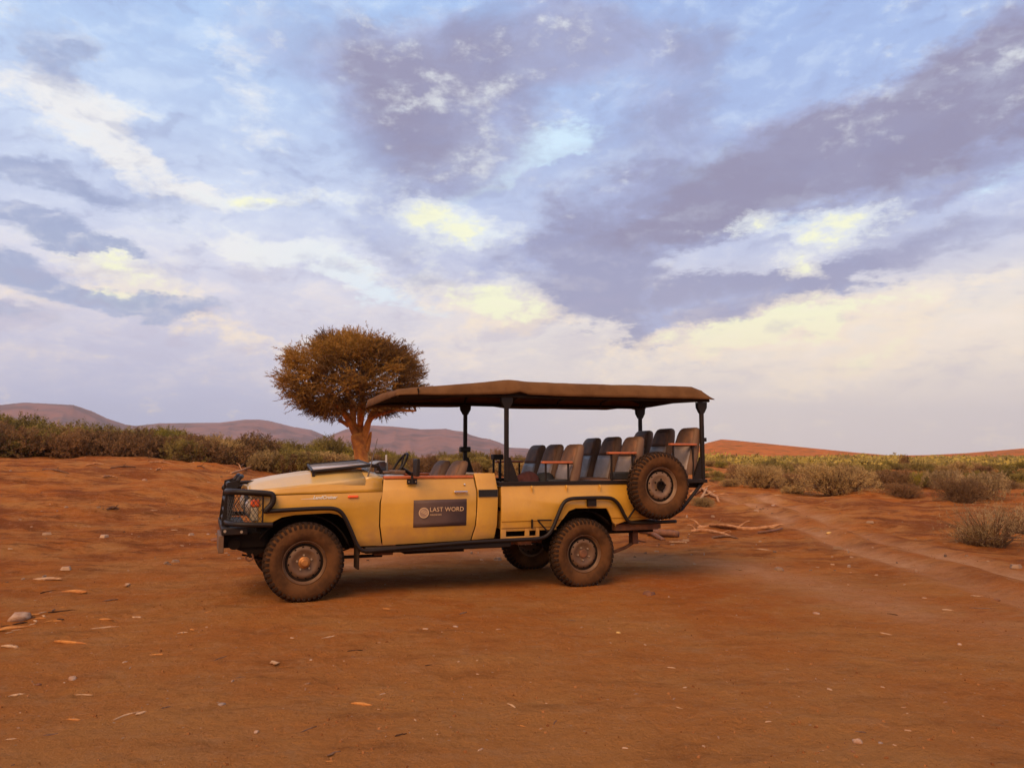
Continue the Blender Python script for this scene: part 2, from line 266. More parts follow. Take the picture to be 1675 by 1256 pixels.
# ------------------------------------------------------------------ mesh helpers
def props(o, label=None, cat=None, group=None, kind=None):
    if label: o['label'] = label
    if cat: o['category'] = cat
    if group: o['group'] = group
    if kind: o['kind'] = kind
    return o
def link(name, me, m=None, parent=None, smooth=None):
    o = bpy.data.objects.new(name, me); COL.objects.link(o)
    if m is not None: me.materials.append(m)
    if smooth is not None: me.shade_smooth() if smooth is True else me.set_sharp_from_angle(angle=radians(smooth))
    if parent: o.parent = parent
    return o
def emp(name, loc=(0, 0, 0), rz=0, parent=None):
    o = bpy.data.objects.new(name, None); COL.objects.link(o); o.location = loc; o.rotation_euler = (0, 0, rz); o.empty_display_size = .2
    if parent: o.parent = parent
    return o
class MB:
    def __init__(s): s.v = []; s.f = []
    def add(s, vs, fs):
        k = len(s.v); s.v += [tuple(v) for v in vs]; s.f += [tuple(i+k for i in f) for f in fs]; return s
    def box(s, a, b, mtx=None):
        (x0, y0, z0), (x1, y1, z1) = a, b
        vs = [(x0,y0,z0),(x1,y0,z0),(x1,y1,z0),(x0,y1,z0),(x0,y0,z1),(x1,y0,z1),(x1,y1,z1),(x0,y1,z1)]
        if mtx is not None: vs = [mtx @ Vector(v) for v in vs]
        return s.add(vs, [(0,3,2,1),(4,5,6,7),(0,1,5,4),(1,2,6,5),(2,3,7,6),(3,0,4,7)])
    def tube(s, pts, r, seg=10, smooth=0, cap=True):
        P = [Vector(p) for p in pts]; R = list(r) if hasattr(r, '__len__') else [r]*len(P)
        for _ in range(smooth):
            Q = [P[0]]; RR = [R[0]]
            for i in range(len(P)-1):
                Q += [P[i].lerp(P[i+1], .25), P[i].lerp(P[i+1], .75)]; RR += [R[i]*.75+R[i+1]*.25, R[i]*.25+R[i+1]*.75]
            Q.append(P[-1]); RR.append(R[-1]); P, R = Q, RR
        T = (P[1]-P[0]).normalized(); u = T.orthogonal().normalized(); vs = []; fs = []
        for i, p in enumerate(P):
            t = (P[min(i+1, len(P)-1)]-P[max(i-1, 0)]).normalized()
            u = (u - t*u.dot(t)).normalized(); w = t.cross(u)
            for k in range(seg):
                a = 2*pi*k/seg; vs.append(p + (u*cos(a)+w*sin(a))*R[i])
        for i in range(len(P)-1):
            for k in range(seg):
                a, b = i*seg+k, i*seg+(k+1) % seg; fs.append((a, b, b+seg, a+seg))
        if cap: fs += [tuple(range(seg))[::-1], tuple(range(len(vs)-seg, len(vs)))]
        return s.add(vs, fs)
    def lathe(s, prof, seg=48, closed=False):   # profile of (w, r), axis along local Y
        n = len(prof); vs = [(r*cos(2*pi*k/seg), w, r*sin(2*pi*k/seg)) for k in range(seg) for w, r in prof]; fs = []
        for k in range(seg):
            for i in range(n if closed else n-1):
                j = (i+1) % n; a, b = k*n, ((k+1) % seg)*n; fs.append((a+i, a+j, b+j, b+i))
        return s.add(vs, fs)
    def loft(s, rings, closed_ring=False, cap=False):
        n = len(rings[0]); vs = [p for r in rings for p in r]; fs = []
        for i in range(len(rings)-1):
            for k in range(n if closed_ring else n-1):
                a, b = i*n+k, i*n+(k+1) % n; fs.append((a, b, b+n, a+n))
        if cap: fs += [tuple(range(n))[::-1], tuple(range(len(vs)-n, len(vs)))]
        return s.add(vs, fs)
    def mesh(s, name='m'):
        me = bpy.data.meshes.new(name); me.from_pydata(s.v, [], s.f)
        bm = bmesh.new(); bm.from_mesh(me); bmesh.ops.recalc_face_normals(bm, faces=bm.faces); bm.to_mesh(me); bm.free()
        return me
    def obj(s, name, m, parent=None, smooth=35): return link(name, s.mesh(name), m, parent, smooth)
def bevel(o, w=.006, seg=2):
    b = o.modifiers.new('bevel', 'BEVEL'); b.width = w; b.segments = seg; b.limit_method = 'ANGLE'; b.angle_limit = radians(40); return o
def solid(o, t, off=-1):
    b = o.modifiers.new('solid', 'SOLIDIFY'); b.thickness = t; b.offset = off; return o
def rrect(cx, cy, hx, hy, rad, n=4):   # rounded rectangle outline
    out = []
    for sx, sy, a0 in ((1, 1, 0), (-1, 1, 90), (-1, -1, 180), (1, -1, 270)):
        for k in range(n+1):
            a = radians(a0 + 90*k/n); out.append((cx+sx*(hx-rad)+rad*cos(a), cy+sy*(hy-rad)+rad*sin(a)))
    return out
# fast value noise on arrays
def vnoise(x, y, seed=0):
    xi = np.floor(x).astype(np.int64); yi = np.floor(y).astype(np.int64); fx = x-xi; fy = y-yi
    fx = fx*fx*fx*(fx*(fx*6-15)+10); fy = fy*fy*fy*(fy*(fy*6-15)+10)
    def h(a, b):
        n = (a*374761393 + b*668265263 + seed*974634777) & 0x7fffffff; n = ((n ^ (n >> 13))*1274126177) & 0x7fffffff
        return ((n ^ (n >> 16)) & 0xffff)/65535.0
    return (h(xi, yi)*(1-fx)+h(xi+1, yi)*fx)*(1-fy)+(h(xi, yi+1)*(1-fx)+h(xi+1, yi+1)*fx)*fy
def fbm(x, y, sc, oc=4, seed=0):
    t = 0; a = 1; tot = 0
    for i in range(oc):
        t = t + a*vnoise(x*sc, y*sc, seed+i*17); tot += a; a *= .5; sc *= 2.07
    return t/tot - .5

# ------------------------------------------------------------------ vehicle placing frame
YAW = radians(22); P0 = Vector((-2.13, 7.86, 0))
VD = Vector((cos(YAW), sin(YAW), 0)); VN = Vector((-sin(YAW), cos(YAW), 0))

# ------------------------------------------------------------------ ground
def smooth01(t): t = np.clip(t, 0, 1); return t*t*(3-2*t)
AZK = np.array([-3.2, -1.2, azel(0, 745)[0], azel(300, 745)[0], azel(450, 750)[0], azel(800, 750)[0], azel(1180, 750)[0], azel(1675, 750)[0], 1.2, 3.2])
HK = np.array([.6, 1.2, 1.60, 1.60, 1.15, .9, .5, .38, .3, .6])
# wheel ruts curving off to the right behind the vehicle (polylines on the ground)
def flat_pt(px, py, z):
    r = px_ray(px, py); t = (z-EYE)/r.z; return (r.x*t, r.y*t)
RUTS = [[flat_pt(*p) for p in ((1190, 815, .25), (1250, 832, .2), (1330, 868, .1), (1400, 897, .05), (1520, 935, 0), (1675, 985, 0), (1900, 1060, 0))],
        [flat_pt(*p) for p in ((1215, 806, .3), (1290, 826, .22), (1370, 856, .15), (1450, 884, .08), (1560, 914, .03), (1675, 946, 0), (1900, 1005, 0))]]
BAND = [[flat_pt(*p) for p in ((560, 925, .02), (700, 905, .05), (900, 895, .05), (1050, 905, .05), (1200, 925, 0), (1400, 975, 0), (1675, 1040, 0))]]
def dist_poly(x, y, poly):
    d = np.full(np.shape(x), 1e9)
    for (ax, ay), (bx, by) in zip(poly[:-1], poly[1:]):
        L2 = (bx-ax)**2+(by-ay)**2; t = np.clip(((x-ax)*(bx-ax)+(y-ay)*(by-ay))/L2, 0, 1)
        d = np.minimum(d, np.hypot(x-ax-t*(bx-ax), y-ay-t*(by-ay)))
    return d
def height(x, y):
    x = np.asarray(x, float); y = np.asarray(y, float)
    r = np.hypot(x, y); az = np.arctan2(x, y)
    h = np.interp(az, AZK, HK)*smooth01((r-9)/36.)
    h = h + .05*np.exp(-((x+1.9)**2+(y-8.6)**2)/5.)
    amp = smooth01((r-9)/12.)
    car = np.exp(-(((x-.2)/3.6)**2+((y-9.2)/2.2)**2)**2)
    h = h + (.42*fbm(x, y, .16, 4, 3)*amp + .48*fbm(x, y, .50, 5, 9)*(.12+.88*amp))*(1-car)*np.exp(-r/400)
    h = h + .060*fbm(x, y, 2.3, 4, 21)*(1-.45*car)*(.6+.9*amp)*np.exp(-r/60) + .020*fbm(x, y, 11., 3, 5)*np.exp(-r/20) + .007*fbm(x, y, 34., 2, 6)*np.exp(-(r/9)**2)
    h = h + .10*np.clip(fbm(x, y, 3.1, 4, 61)-.10, 0, .2)*np.exp(-r/40) - .12*np.clip(fbm(x, y, 2.2, 3, 71)-.16, 0, .2)*np.exp(-r/40)
    # hollow left of the bonnet
    hx, hy = HOL; h = h - .30*np.exp(-(((x-hx)/.8)**2+((y-hy)/1.3)**2)) + .12*np.exp(-(((x-hx-.3)/1.8)**2+((y-hy-2.0)/.8)**2))
    for p in RUTS:
        d = dist_poly(x, y, p); h = h - .05*np.exp(-(d/.22)**2) + .02*np.exp(-((d-.4)/.2)**2)
    return h
HOL = flat_pt(352, 800, .45)
def hgt(x, y): return float(height(np.array([x]), np.array([y]))[0])
def on_ground(px, py):
    """where the line of sight of a photo pixel meets the terrain: a real place on the ground"""
    r = px_ray(px, py).normalized(); t = 2.0
    while t < 900:
        p = r*t
        if EYE + p.z < hgt(p.x, p.y): break
        t *= 1.02
    a, b = t/1.02, t
    for _ in range(14):
        m = (a+b)/2; p = r*m
        if EYE + p.z < hgt(p.x, p.y): b = m
        else: a = m
    p = r*b; return Vector((p.x, p.y, hgt(p.x, p.y)))
rings = [0.0, .6]
r = .9
while r < 130: rings.append(r); r *= 1.0065 if 3 < r < 12 else 1.0115
while r < 9000: rings.append(r); r *= 1.06
RR = np.array(rings)
th = np.concatenate([np.linspace(-pi, -.80, 70, endpoint=False), np.linspace(-.80, .80, 560, endpoint=False), np.linspace(.80, pi, 70, endpoint=False)])
NA = len(th); NR = len(RR)
gx = (RR[:, None]*np.sin(th)[None]).ravel(); gy = (RR[:, None]*np.cos(th)[None]).ravel(); gz = height(gx, gy)
me = bpy.data.meshes.new('ground'); me.vertices.add(len(gx)); me.vertices.foreach_set('co', np.stack([gx, gy, gz], 1).astype(np.float32).ravel())
i = np.arange(NR-1)[:, None]*NA; k = np.arange(NA)[None]; k2 = (k+1) % NA
quads = np.stack([i+k, i+k2, i+NA+k2, i+NA+k], -1).reshape(-1, 4)[:, ::-1]
me.loops.add(quads.size); me.loops.foreach_set('vertex_index', quads.ravel().astype(np.int32))
me.polygons.add(len(quads)); me.polygons.foreach_set('loop_start', np.arange(0, quads.size, 4, dtype=np.int32))
me.update(calc_edges=True); me.shade_smooth()
def fattr(me, name, arr):
    a = me.attributes.new(name, 'FLOAT', 'POINT'); a.data.foreach_set('value', np.ascontiguousarray(arr, dtype=np.float32))
rut = np.zeros_like(gx)
for p in RUTS: rut = np.maximum(rut, np.exp(-(dist_poly(gx, gy, p)/.30)**2))
for p in BAND: rut = np.maximum(rut, .75*np.exp(-(dist_poly(gx, gy, p)/.55)**2))
rut *= np.clip(.75+1.2*fbm(gx, gy, .9, 3, 40), 0, 1)
fattr(me, 'rut', rut)
rr_ = np.hypot(gx, gy)
fattr(me, 'scrub', smooth01((rr_-60)/90.)*smooth01((np.arctan2(gx, gy)-.1)/.2))
fattr(me, 'mid', smooth01((rr_-8)/6.)*(1-.6*smooth01((rr_-45)/40.)))
fattr(me, 'fore', smooth01((9.5-rr_)/6.))

def ground_mat():
    m = bpy.data.materials.new('red_soil'); m.use_nodes = True; t = m.node_tree; L = t.links; b = t.nodes['Principled BSDF']
    b.inputs['Roughness'].default_value = 1; b.inputs['Specular IOR Level'].default_value = .04
    g = t.nodes.new('ShaderNodeNewGeometry'); P = g.outputs['Position']
    def noi(s, d=6, r=.6, stretch=None, rot=0):
        n = t.nodes.new('ShaderNodeTexNoise'); n.inputs['Scale'].default_value = s; n.inputs['Detail'].default_value = d; n.inputs['Roughness'].default_value = r
        if stretch:
            mp = t.nodes.new('ShaderNodeMapping'); L.new(P, mp.inputs[0]); mp.inputs[2].default_value = (0, 0, rot); mp.inputs[3].default_value = stretch; L.new(mp.outputs[0], n.inputs[0])
        else: L.new(P, n.inputs[0])
        return n.outputs['Fac']
    def mr(v, a, bb, lo=0., hi=1.):
        n = t.nodes.new('ShaderNodeMapRange'); n.interpolation_type = 'SMOOTHSTEP'; L.new(v, n.inputs[0]); n.inputs[1].default_value = a; n.inputs[2].default_value = bb
        n.inputs[3].default_value = lo; n.inputs[4].default_value = hi; return n.outputs[0]
    def mix(f, a, bb):
        n = t.nodes.new('ShaderNodeMix'); n.data_type = 'RGBA'
        for s, v in ((n.inputs[0], f), (n.inputs[6], a), (n.inputs[7], bb)):
            if isinstance(v, bpy.types.NodeSocket): L.new(v, s)
            else: s.default_value = v
        return n.outputs[2]
    def at(nm): a = t.nodes.new('ShaderNodeAttribute'); a.attribute_name = nm; return a.outputs['Fac']
    def mul(a, bb):
        n = t.nodes.new('ShaderNodeMath'); n.operation = 'MULTIPLY'
        for s, v in ((n.inputs[0], a), (n.inputs[1], bb)):
            if isinstance(v, bpy.types.NodeSocket): L.new(v, s)
            else: s.default_value = v
        return n.outputs[0]
    red = (.48, .150, .027, 1); rust = (.44, .116, .017, 1); tan = (.50, .205, .055, 1); dust = (.52, .25, .105, 1); dark = (.15, .045, .013, 1)
    c = mix(mr(noi(.35, 7, .62), .38, .62), rust, red)
    c = mix(mul(mr(noi(.8, 8, .65), .42, .64), .75), c, tan)
    c = mix(mul(at('fore'), .55), c, (.54, .235, .072, 1))
    c = mix(mul(mr(noi(2.6, 7, .7, (.5, 1.3, 1), .35), .50, .70), .38), c, dark)
    c = mix(mul(mr(noi(3.4, 7, .68, (.6, 1.4, 1), -.3), .50, .72), .45), c, dust)
    c = mix(mul(at('mid'), mr(noi(.55, 8, .68, (.8, 1.6, 1), .1), .44, .60, 0, .85)), c, (.22, .054, .012, 1))
    c = mix(mul(at('mid'), mr(noi(2.0, 8, .72, (.8, 1.8, 1), .5), .52, .64, 0, .7)), c, (.14, .040, .012, 1))
    c = mix(at('rut'), c, mix(mr(noi(5, 6), .3, .7), (.60, .29, .14, 1), (.50, .215, .085, 1)))
    c = mix(mul(mr(noi(8.5, 8, .72), .54, .70), .25), c, dark)
    c = mix(mul(mr(noi(6.1, 8, .74, (1.3, .8, 1), .7), .52, .68), .38), c, dust)
    c = mix(mul(mr(noi(22, 8, .8), .52, .68), .34), c, dark)
    c = mix(mul(mr(noi(60, 6, .8), .54, .66), .45), c, (.56, .29, .13, 1))
    c = mix(mul(mr(noi(150, 3, .7), .58, .70), .28), c, dark)
    vo = t.nodes.new('ShaderNodeTexVoronoi'); vo.inputs['Scale'].default_value = 15; L.new(P, vo.inputs['Vector']); vo.inputs['Randomness'].default_value = 1
    sc_ = t.nodes.new('ShaderNodeSeparateColor'); L.new(vo.outputs['Color'], sc_.inputs[0])
    speck = mul(mr(vo.outputs['Distance'], .16, .08), mr(sc_.outputs[0], .90, .93))
    c = mix(mul(speck, .8), c, (.48, .30, .19, 1))
    c = mix(at('scrub'), c, mix(mr(noi(.03, 9, .7), .4, .6), (.20, .115, .022, 1), (.24, .10, .03, 1)))
    L.new(c, b.inputs['Base Color'])
    hsum = t.nodes.new('ShaderNodeMath'); hsum.operation = 'ADD'; L.new(mul(noi(7, 10, .74), 2.2), hsum.inputs[0]); L.new(mul(noi(60, 8, .75), .42), hsum.inputs[1])
    bp = t.nodes.new('ShaderNodeBump'); bp.inputs['Strength'].default_value = 1.0; bp.inputs['Distance'].default_value = .07; L.new(hsum.outputs[0], bp.inputs['Height']); L.new(bp.outputs[0], b.inputs['Normal'])
    return m
g = link('ground', me, ground_mat()); props(g, 'bare red dirt clearing with paler wheel ruts running off to the right', kind='structure')

# ------------------------------------------------------------------ hills
def hill(name, label, pts, D, depth, m, base_z=0.3, seed=0, rough=1.0):
    """a ridge: crest heights follow the skyline at distance D, flanks fall towards and away from the viewer"""
    xs = [p[0] for p in pts]; ys = [p[1] for p in pts]; n = 260; mrow = 40
    P = np.linspace(xs[0], xs[-1], n); T = np.interp(P, xs, ys)
    vs = []; A = []; 
    for px, py in zip(P, T):
        a, e = azel(px, py); zc = EYE + math.tan(e)*D; A.append((a, zc))
    for j in range(mrow):
        u = j/(mrow-1)*2-1   # -1 near foot .. 0 crest .. 1 far foot
        for i, (a, zc) in enumerate(A):
            prof = (1-abs(u)**1.25) if u < 0 else (1-u*u)
            r = D + u*depth
            x, y = r*sin(a), r*cos(a)
            g_ = noise.fractal(Vector((x, y, seed*50))/(depth*.28), 1.0, 2.1, 6)
            k = abs(noise.noise(Vector((a*D/(depth*.10), u*1.2, seed))))
            z = base_z + (zc-base_z)*prof + (zc-base_z)*rough*(.12*g_ - .16*k)*(1-abs(2*prof-1)**3)*min(1, abs(u)*3.0)
            z += (noise.noise(Vector((a*600, u*3, seed)))*.010)*(zc-base_z)*rough if abs(u) < .03 else 0
            vs.append((x, y, z if prof > .001 else base_z-6))
    fs = [(j*n+i, j*n+i+1, (j+1)*n+i+1, (j+1)*n+i) for j in range(mrow-1) for i in range(n-1)]
    mb = MB(); mb.v = vs; mb.f = fs
    return props(mb.obj(name, m, None, True), label, kind='structure')
M['hill_far'] = mat('far_hill_rock', (.23, .098, .062), .95, col2=(.13, .062, .042), nscale=.012, lo=.42, hi=.6, detail=12, bump=1.0, bscale=.03, coords='Object')
M['hill_red'] = mat('red_hill_scrub', (.44, .120, .018), .95, spec=.05, col2=(.15, .072, .014), nscale=.13, lo=.48, hi=.62, bump=1.0, bscale=.12, coords='Object', detail=10)
hill('hills', 'long mauve ridge on the far left skyline', [(-260, 690), (-120, 672), (0, 662), (40, 658), (80, 660), (120, 662), (150, 672), (175, 684), (205, 694), (250, 700), (300, 712)], 2600, 700, M['hill_far'], .4, 1)
hill('hills', 'low mauve ridge behind the bushes left of the tree', [(190, 700), (235, 695), (260, 692), (360, 691), (400, 686), (425, 686), (440, 688), (480, 698), (510, 703), (531, 712), (575, 735)], 3000, 800, M['hill_far'], .4, 2)
hill('hills', 'mauve ridge falling away behind the vehicle canopy', [(500, 738), (540, 712), (565, 702), (600, 695), (640, 697), (690, 702), (730, 701), (742, 704), (761, 706), (769, 711), (787, 716), (801, 718), (816, 723), (825, 727), (834, 732), (861, 733), (873, 735), (960, 741), (1100, 746)], 2300, 600, M['hill_far'], .4, 3)
hill('hills', 'reddish rounded hill on the right skyline behind the spare wheel', [(985, 742), (1080, 738), (1140, 730), (1158, 724), (1180, 718.5), (1200, 720), (1240, 724), (1300, 730), (1350, 735), (1400, 740), (1460, 745), (1520, 747), (1600, 750)], 620, 260, M['hill_red'], .2, 4, .35)
hill('hills', 'low brown rise at the right edge of the view', [(1330, 750), (1400, 747), (1460, 745), (1520, 744), (1580, 741), (1630, 737), (1675, 733), (1750, 728), (1900, 722), (2100, 735)], 700, 260, M['hill_red'], .2, 5, .3)

# ------------------------------------------------------------------ the vehicle
car = emp('safari_truck', P0, YAW)
props(car, 'yellow open-sided safari truck with brown canvas roof and rows of seats', 'truck')
def wprof(z):   # near body side: lateral position by height
    return float(np.interp(z, [.5, .60, .76, 1.0, 1.145, 1.17, 1.33], [.105, .092, .070, .060, .064, .078, .125]))
def panel(name, outline, m, parent, far=False, th=.03, wf=wprof, cuts=(.66, .76, .88, 1.0, 1.145, 1.17, 1.24), bv=.005, smooth=30):
    bm = bmesh.new(); f = bm.faces.new([bm.verts.new((s, 0, z)) for s, z in outline])
    for cz in cuts: bmesh.ops.bisect_plane(bm, geom=bm.verts[:]+bm.edges[:]+bm.faces[:], plane_co=(0, 0, cz), plane_no=(0, 0, 1))
    for v in bm.verts:
        w = wf(v.co.z); v.co.y = 1.75-w if far else w
    bmesh.ops.recalc_face_normals(bm, faces=bm.faces)
    nsum = sum(f.normal.y for f in bm.faces)
    if (nsum > 0) != far: bmesh.ops.reverse_faces(bm, faces=bm.faces)
    me = bpy.data.meshes.new(name); bm.to_mesh(me); bm.free()
    o = link(name, me, m, parent, smooth); solid(o, th); bevel(o, bv, 2); return o

FEND = [(-.44, 1.115), (.30, 1.125), (.845, 1.137), (.81, 1.02), (.81, .78), (.845, .575), (.62, .575), (.55, .66), (.50, .78), (.46, .85), (.38, .91), (.29, .93), (-.05, .92), (-.18, .90), (-.28, .85), (-.44, .84)]
DOOR = [(.862, 1.268), (.826, 1.02), (.826, .78), (.862, .572), (1.838, .588), (1.882, .74), (1.893, .88), (1.898, 1.11), (1.874, 1.285)]
QUAR = [(1.890, 1.325), (1.914, 1.11), (1.909, .88), (1.898, .74), (1.854, .59), (2.12, .60), (2.145, .75), (2.155, 1.10), (2.135, 1.325)]
tubw = lambda z: float(np.interp(z, [.58, .70, .71, .775, .785, 1.065, 1.08, 1.2], [.07, .07, .055, .055, .045, .045, .055, .055]))
TUB = [(2.19, 1.175), (4.46, 1.205), (4.46, .80), (4.20, .765), (3.77, .735), (3.655, .71), (3.615, .73), (3.57, .83), (3.53, .90), (3.12, .91), (3.03, .88), (2.96, .80), (2.88, .70), (2.19, .70)]
door_near = None
for far in (False, True):
    f = panel('front_fender', FEND, M['paint'], car, far)
    d = panel('door', DOOR, M['paint'], car, far)
    q = panel('cab_corner', QUAR, M['paint'], car, far)
    tb = panel('tub_side', TUB, M['paint'], car, far, .03, tubw, (.70, .71, .775, .785, 1.065, 1.08), .004)
    if not far: door_near, fender_near, corner_near, tub_near = d, f, q, tb
    yy = (lambda w: 1.75-w) if far else (lambda w: w)
    # wooden rail along the door top
    mb = MB(); a, b = sorted((yy(.095), yy(.175))); mb.box((.865, a, 1.270), (1.875, b, 1.302)); o = bevel(mb.obj('wooden_rail', M['wood'], d), .008); props(o, 'orange varnished wooden strip')
    # frame strips under the tub with open slots
    mb = MB(); a, b = sorted((yy(.06), yy(.09)))
    for s0, s1, z0, z1 in ((2.19, 2.66, .585, .612), (2.19, 2.25, .612, .697), (2.485, 2.535, .612, .697), (2.62, 2.66, .612, .697)): mb.box((s0, a, z0), (s1, b, z1))
    bevel(mb.obj('sill_frame', M['paint'], tb), .003)
    if not far:
        for s in (2.56, 3.0, 3.44):
            mb = MB(); mb.tube([(s, .05, 1.175), (s, .035, 1.15), (s+.003, .038, 1.105)], [.010, .009, .003], 6); mb.obj('tie_hook', M['paint'], tb)
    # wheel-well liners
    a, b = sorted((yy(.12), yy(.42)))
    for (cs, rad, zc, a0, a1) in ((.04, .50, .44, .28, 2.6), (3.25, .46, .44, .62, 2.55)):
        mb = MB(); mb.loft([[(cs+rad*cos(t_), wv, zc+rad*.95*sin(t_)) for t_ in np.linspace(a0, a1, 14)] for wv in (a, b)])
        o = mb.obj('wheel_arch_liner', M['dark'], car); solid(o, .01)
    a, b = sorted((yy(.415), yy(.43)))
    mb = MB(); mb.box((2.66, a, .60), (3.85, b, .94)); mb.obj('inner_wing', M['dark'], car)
# door details
def text(name, body, size, loc, m, parent, depth=.001, shear=0, spacing=1.0, align='LEFT', xs=1.0, off=0.0):
    cu = bpy.data.curves.new(name, 'FONT'); cu.body = body; cu.size = size; cu.extrude = depth; cu.shear = shear; cu.space_character = spacing; cu.align_x = align; cu.resolution_u = 3; cu.offset = off
    tmp = bpy.data.objects.new('t', cu); COL.objects.link(tmp); bpy.context.view_layer.update()
    dg = bpy.context.evaluated_depsgraph_get(); me = bpy.data.meshes.new_from_object(tmp.evaluated_get(dg)); bpy.data.objects.remove(tmp)
    me.materials.clear(); me.transform(Matrix.Diagonal((xs, 1, 1, 1)))
    o = link(name, me, m, parent); o.rotation_euler = (pi/2, 0, 0); o.location = loc; return o
mb = MB()     # sign, laid against the door skin
sg = []
for z in (.752, .80, .88, .96, 1.0, 1.042): sg.append([(1.18, wprof(z)-.004, z), (1.48, wprof(z)-.004, z+.002), (1.78, wprof(z)-.004, z+.004)])
mb.loft(sg); o = mb.obj('sign_panel', M['sign'], door_near); solid(o, .003, 0)
props(o, 'grey-brown rectangular sign with cream lettering')
text('lettering', 'LAST WORD', .0665, (1.357, .052, .915), M['ink'], door_near, .0008, spacing=1.04, xs=1.0)
text('lettering', 'MADIKWE', .026, (1.360, .053, .872), M['ink'], door_near, .0008, spacing=1.15)
mb = MB(); ring = [(-.0015, .048), (-.0015, .056), (.001, .056), (.001, .048)]; mb.lathe(ring, 40, True)
o = mb.obj('round_emblem', M['ink'], door_near); o.location = (1.293, .053, .905)
mb = MB(); mb.lathe([(-.0005, .047), (-.001, .0)], 40); o = mb.obj('emblem_disc', M['emb'], door_near); o.location = (1.293, .053, .905)
mb = MB()
for a_, b_, t_ in ((-.040, .010, .003), (-.044, -.004, .003), (-.036, .024, .0022)):
    mtx = Matrix.Translation((1.293, .050, .905)) @ Matrix.Rotation(radians(28), 4, 'Y')
    mb.box((a_, -.0008, b_-t_), (-a_, .0004, b_+t_), mtx)
mb.obj('emblem_stripe', M['ink'], door_near)
mb = MB(); mb.box((1.630, .030, 1.108), (1.785, .044, 1.134)); mb.box((1.638, .04, 1.112), (1.655, .066, 1.13)); mb.box((1.762, .04, 1.112), (1.779, .066, 1.13)); bevel(mb.obj('door_handle', M['chrome'], door_near), .006, 3)
mb = MB(); mb.lathe([(0, .012), (-.004, .012), (-.005, .0)], 16); o = mb.obj('keyhole', M['chrome'], door_near); o.location = (1.76, .078, 1.20)
# vent grille on the cab corner: backing, bars
gv = emp('vent_grille', (0, 0, 0), 0, car)
mb = MB(); mb.box((1.92, .060, 1.062), (2.148, .066, 1.142)); mb.obj('backing', M['grille'], gv)
mb = MB()
for k in range(5): mb.box((1.92, .050, 1.064+k*.0175), (2.148, .060, 1.071+k*.0175))
mb.obj('bar', M['grille'], gv)
mb = MB()
for k in range(10): mb.box((1.925+k*.0235, .052, 1.064), (1.931+k*.0235, .0595, 1.141))
mb.obj('upright', M['grille'], gv)
# fender badge, side indicator
text('badge', 'LandCruiser', .048, (.120, .0575, 1.076), M['white'], fender_near, .001, shear=.3, xs=1.0, off=.0012)
mb = MB(); mb.add([(.0, .058, 1.078), (.14, .058, 1.083), (.14, .058, 1.077), (.0, .058, 1.076)], [(0, 1, 2, 3)]); mb.obj('badge', M['white'], fender_near)
mb = MB(); mb.box((.475, .045, 1.078), (.585, .062, 1.106)); bevel(mb.obj('side_indicator', M['orange'], fender_near), .010, 3)
# bonnet
def bon(sx, ze, zr, wi=.13):
    h = [(.082, min(1.128+.02*(sx+.45), ze-.03)), (.092, ze-.03), (.112, ze-.010), (.15, ze), (.33, zr-.012), (.37, zr), (.62, zr+.012), (.875, zr+.016)]
    f = h + [(1.75-w, z) for w, z in h[::-1][1:]]
    return [(sx, w, z) for w, z in f]
st = [(-.505, 1.135, 1.145), (-.50, 1.155, 1.185), (-.47, 1.175, 1.215), (-.40, 1.187, 1.245), (-.2, 1.210, 1.285), (.1, 1.24, 1.330), (.4, 1.270, 1.352), (.66, 1.295, 1.362)]
mb = MB(); mb.loft([bon(*a) for a in st]); o = mb.obj('bonnet', M['paint_top'], car, 28); solid(o, .015)
mb = MB(); mb.loft([[(s_, max(.118, min(1.632, w)), max(z, 1.262)) for s_, w, z in bon(*a_)] for a_ in ((.668, 1.292, 1.358), (.74, 1.298, 1.352), (.80, 1.298, 1.335), (.86, 1.292, 1.318))]); o = mb.obj('cowl', M['paint_top'], car, 28); solid(o, .015)
# bonnet side skirts (paint) under the bonnet edge
for sg_ in (0, 1):
    rows = []
    for s, z in ((-.44, 1.16), (-.2, 1.18), (.1, 1.21), (.4, 1.240), (.66, 1.262), (.845, 1.270)):
        f_ = (lambda w: 1.75-w) if sg_ else (lambda w: w)
        rows.append([(s, f_(wprof(zz_)-.002), zz_) for zz_ in np.linspace(1.121+.016*(s+.44)/1.29, z, 4)]+[(s, f_(wprof(z)+.02), z+.015)])
    mb = MB(); mb.loft(rows); o = mb.obj('bonnet_skirt', M['paint'], car, 30); solid(o, .008)
# front face
fr = emp('front_face', (0, 0, 0), 0, car)
mb = MB(); mb.box((-.46, .075, .84), (-.44, 1.675, 1.13)); bevel(mb.obj('panel', M['paint'], fr), .01)
mb = MB(); mb.box((-.475, .52, .87), (-.461, 1.23, 1.12))
for k in range(9): mb.box((-.49, .52, .885+k*.026), (-.476, 1.23, .897+k*.026))
mb.obj('radiator_grille', M['grille'], fr)
for w in (.32, 1.43):
    mb = MB(); mb.box((-.472, w-.15, .88), (-.462, w+.15, 1.10)); bevel(mb.obj('headlight_surround', M['cream'], fr), .01)
    mb = MB(); mb.lathe([(0, .088), (-.02, .085), (-.045, .05), (-.05, 0)], 28); o = mb.obj('headlight', M['glass'], fr); o.rotation_euler = (0, 0, -pi/2); o.location = (-.474, w, .99)
for w0, w1 in ((.045, .13), (1.62, 1.705)):
    mb = MB(); mb.box((-.485, w0, 1.01), (-.40, w1, 1.083)); bevel(mb.obj('indicator', M['orange'], fr), .012, 3)
    mb = MB(); mb.box((-.478, w0+.005, .87), (-.41, w1, 1.005)); bevel(mb.obj('corner_surround', M['cream'], fr), .012, 2)
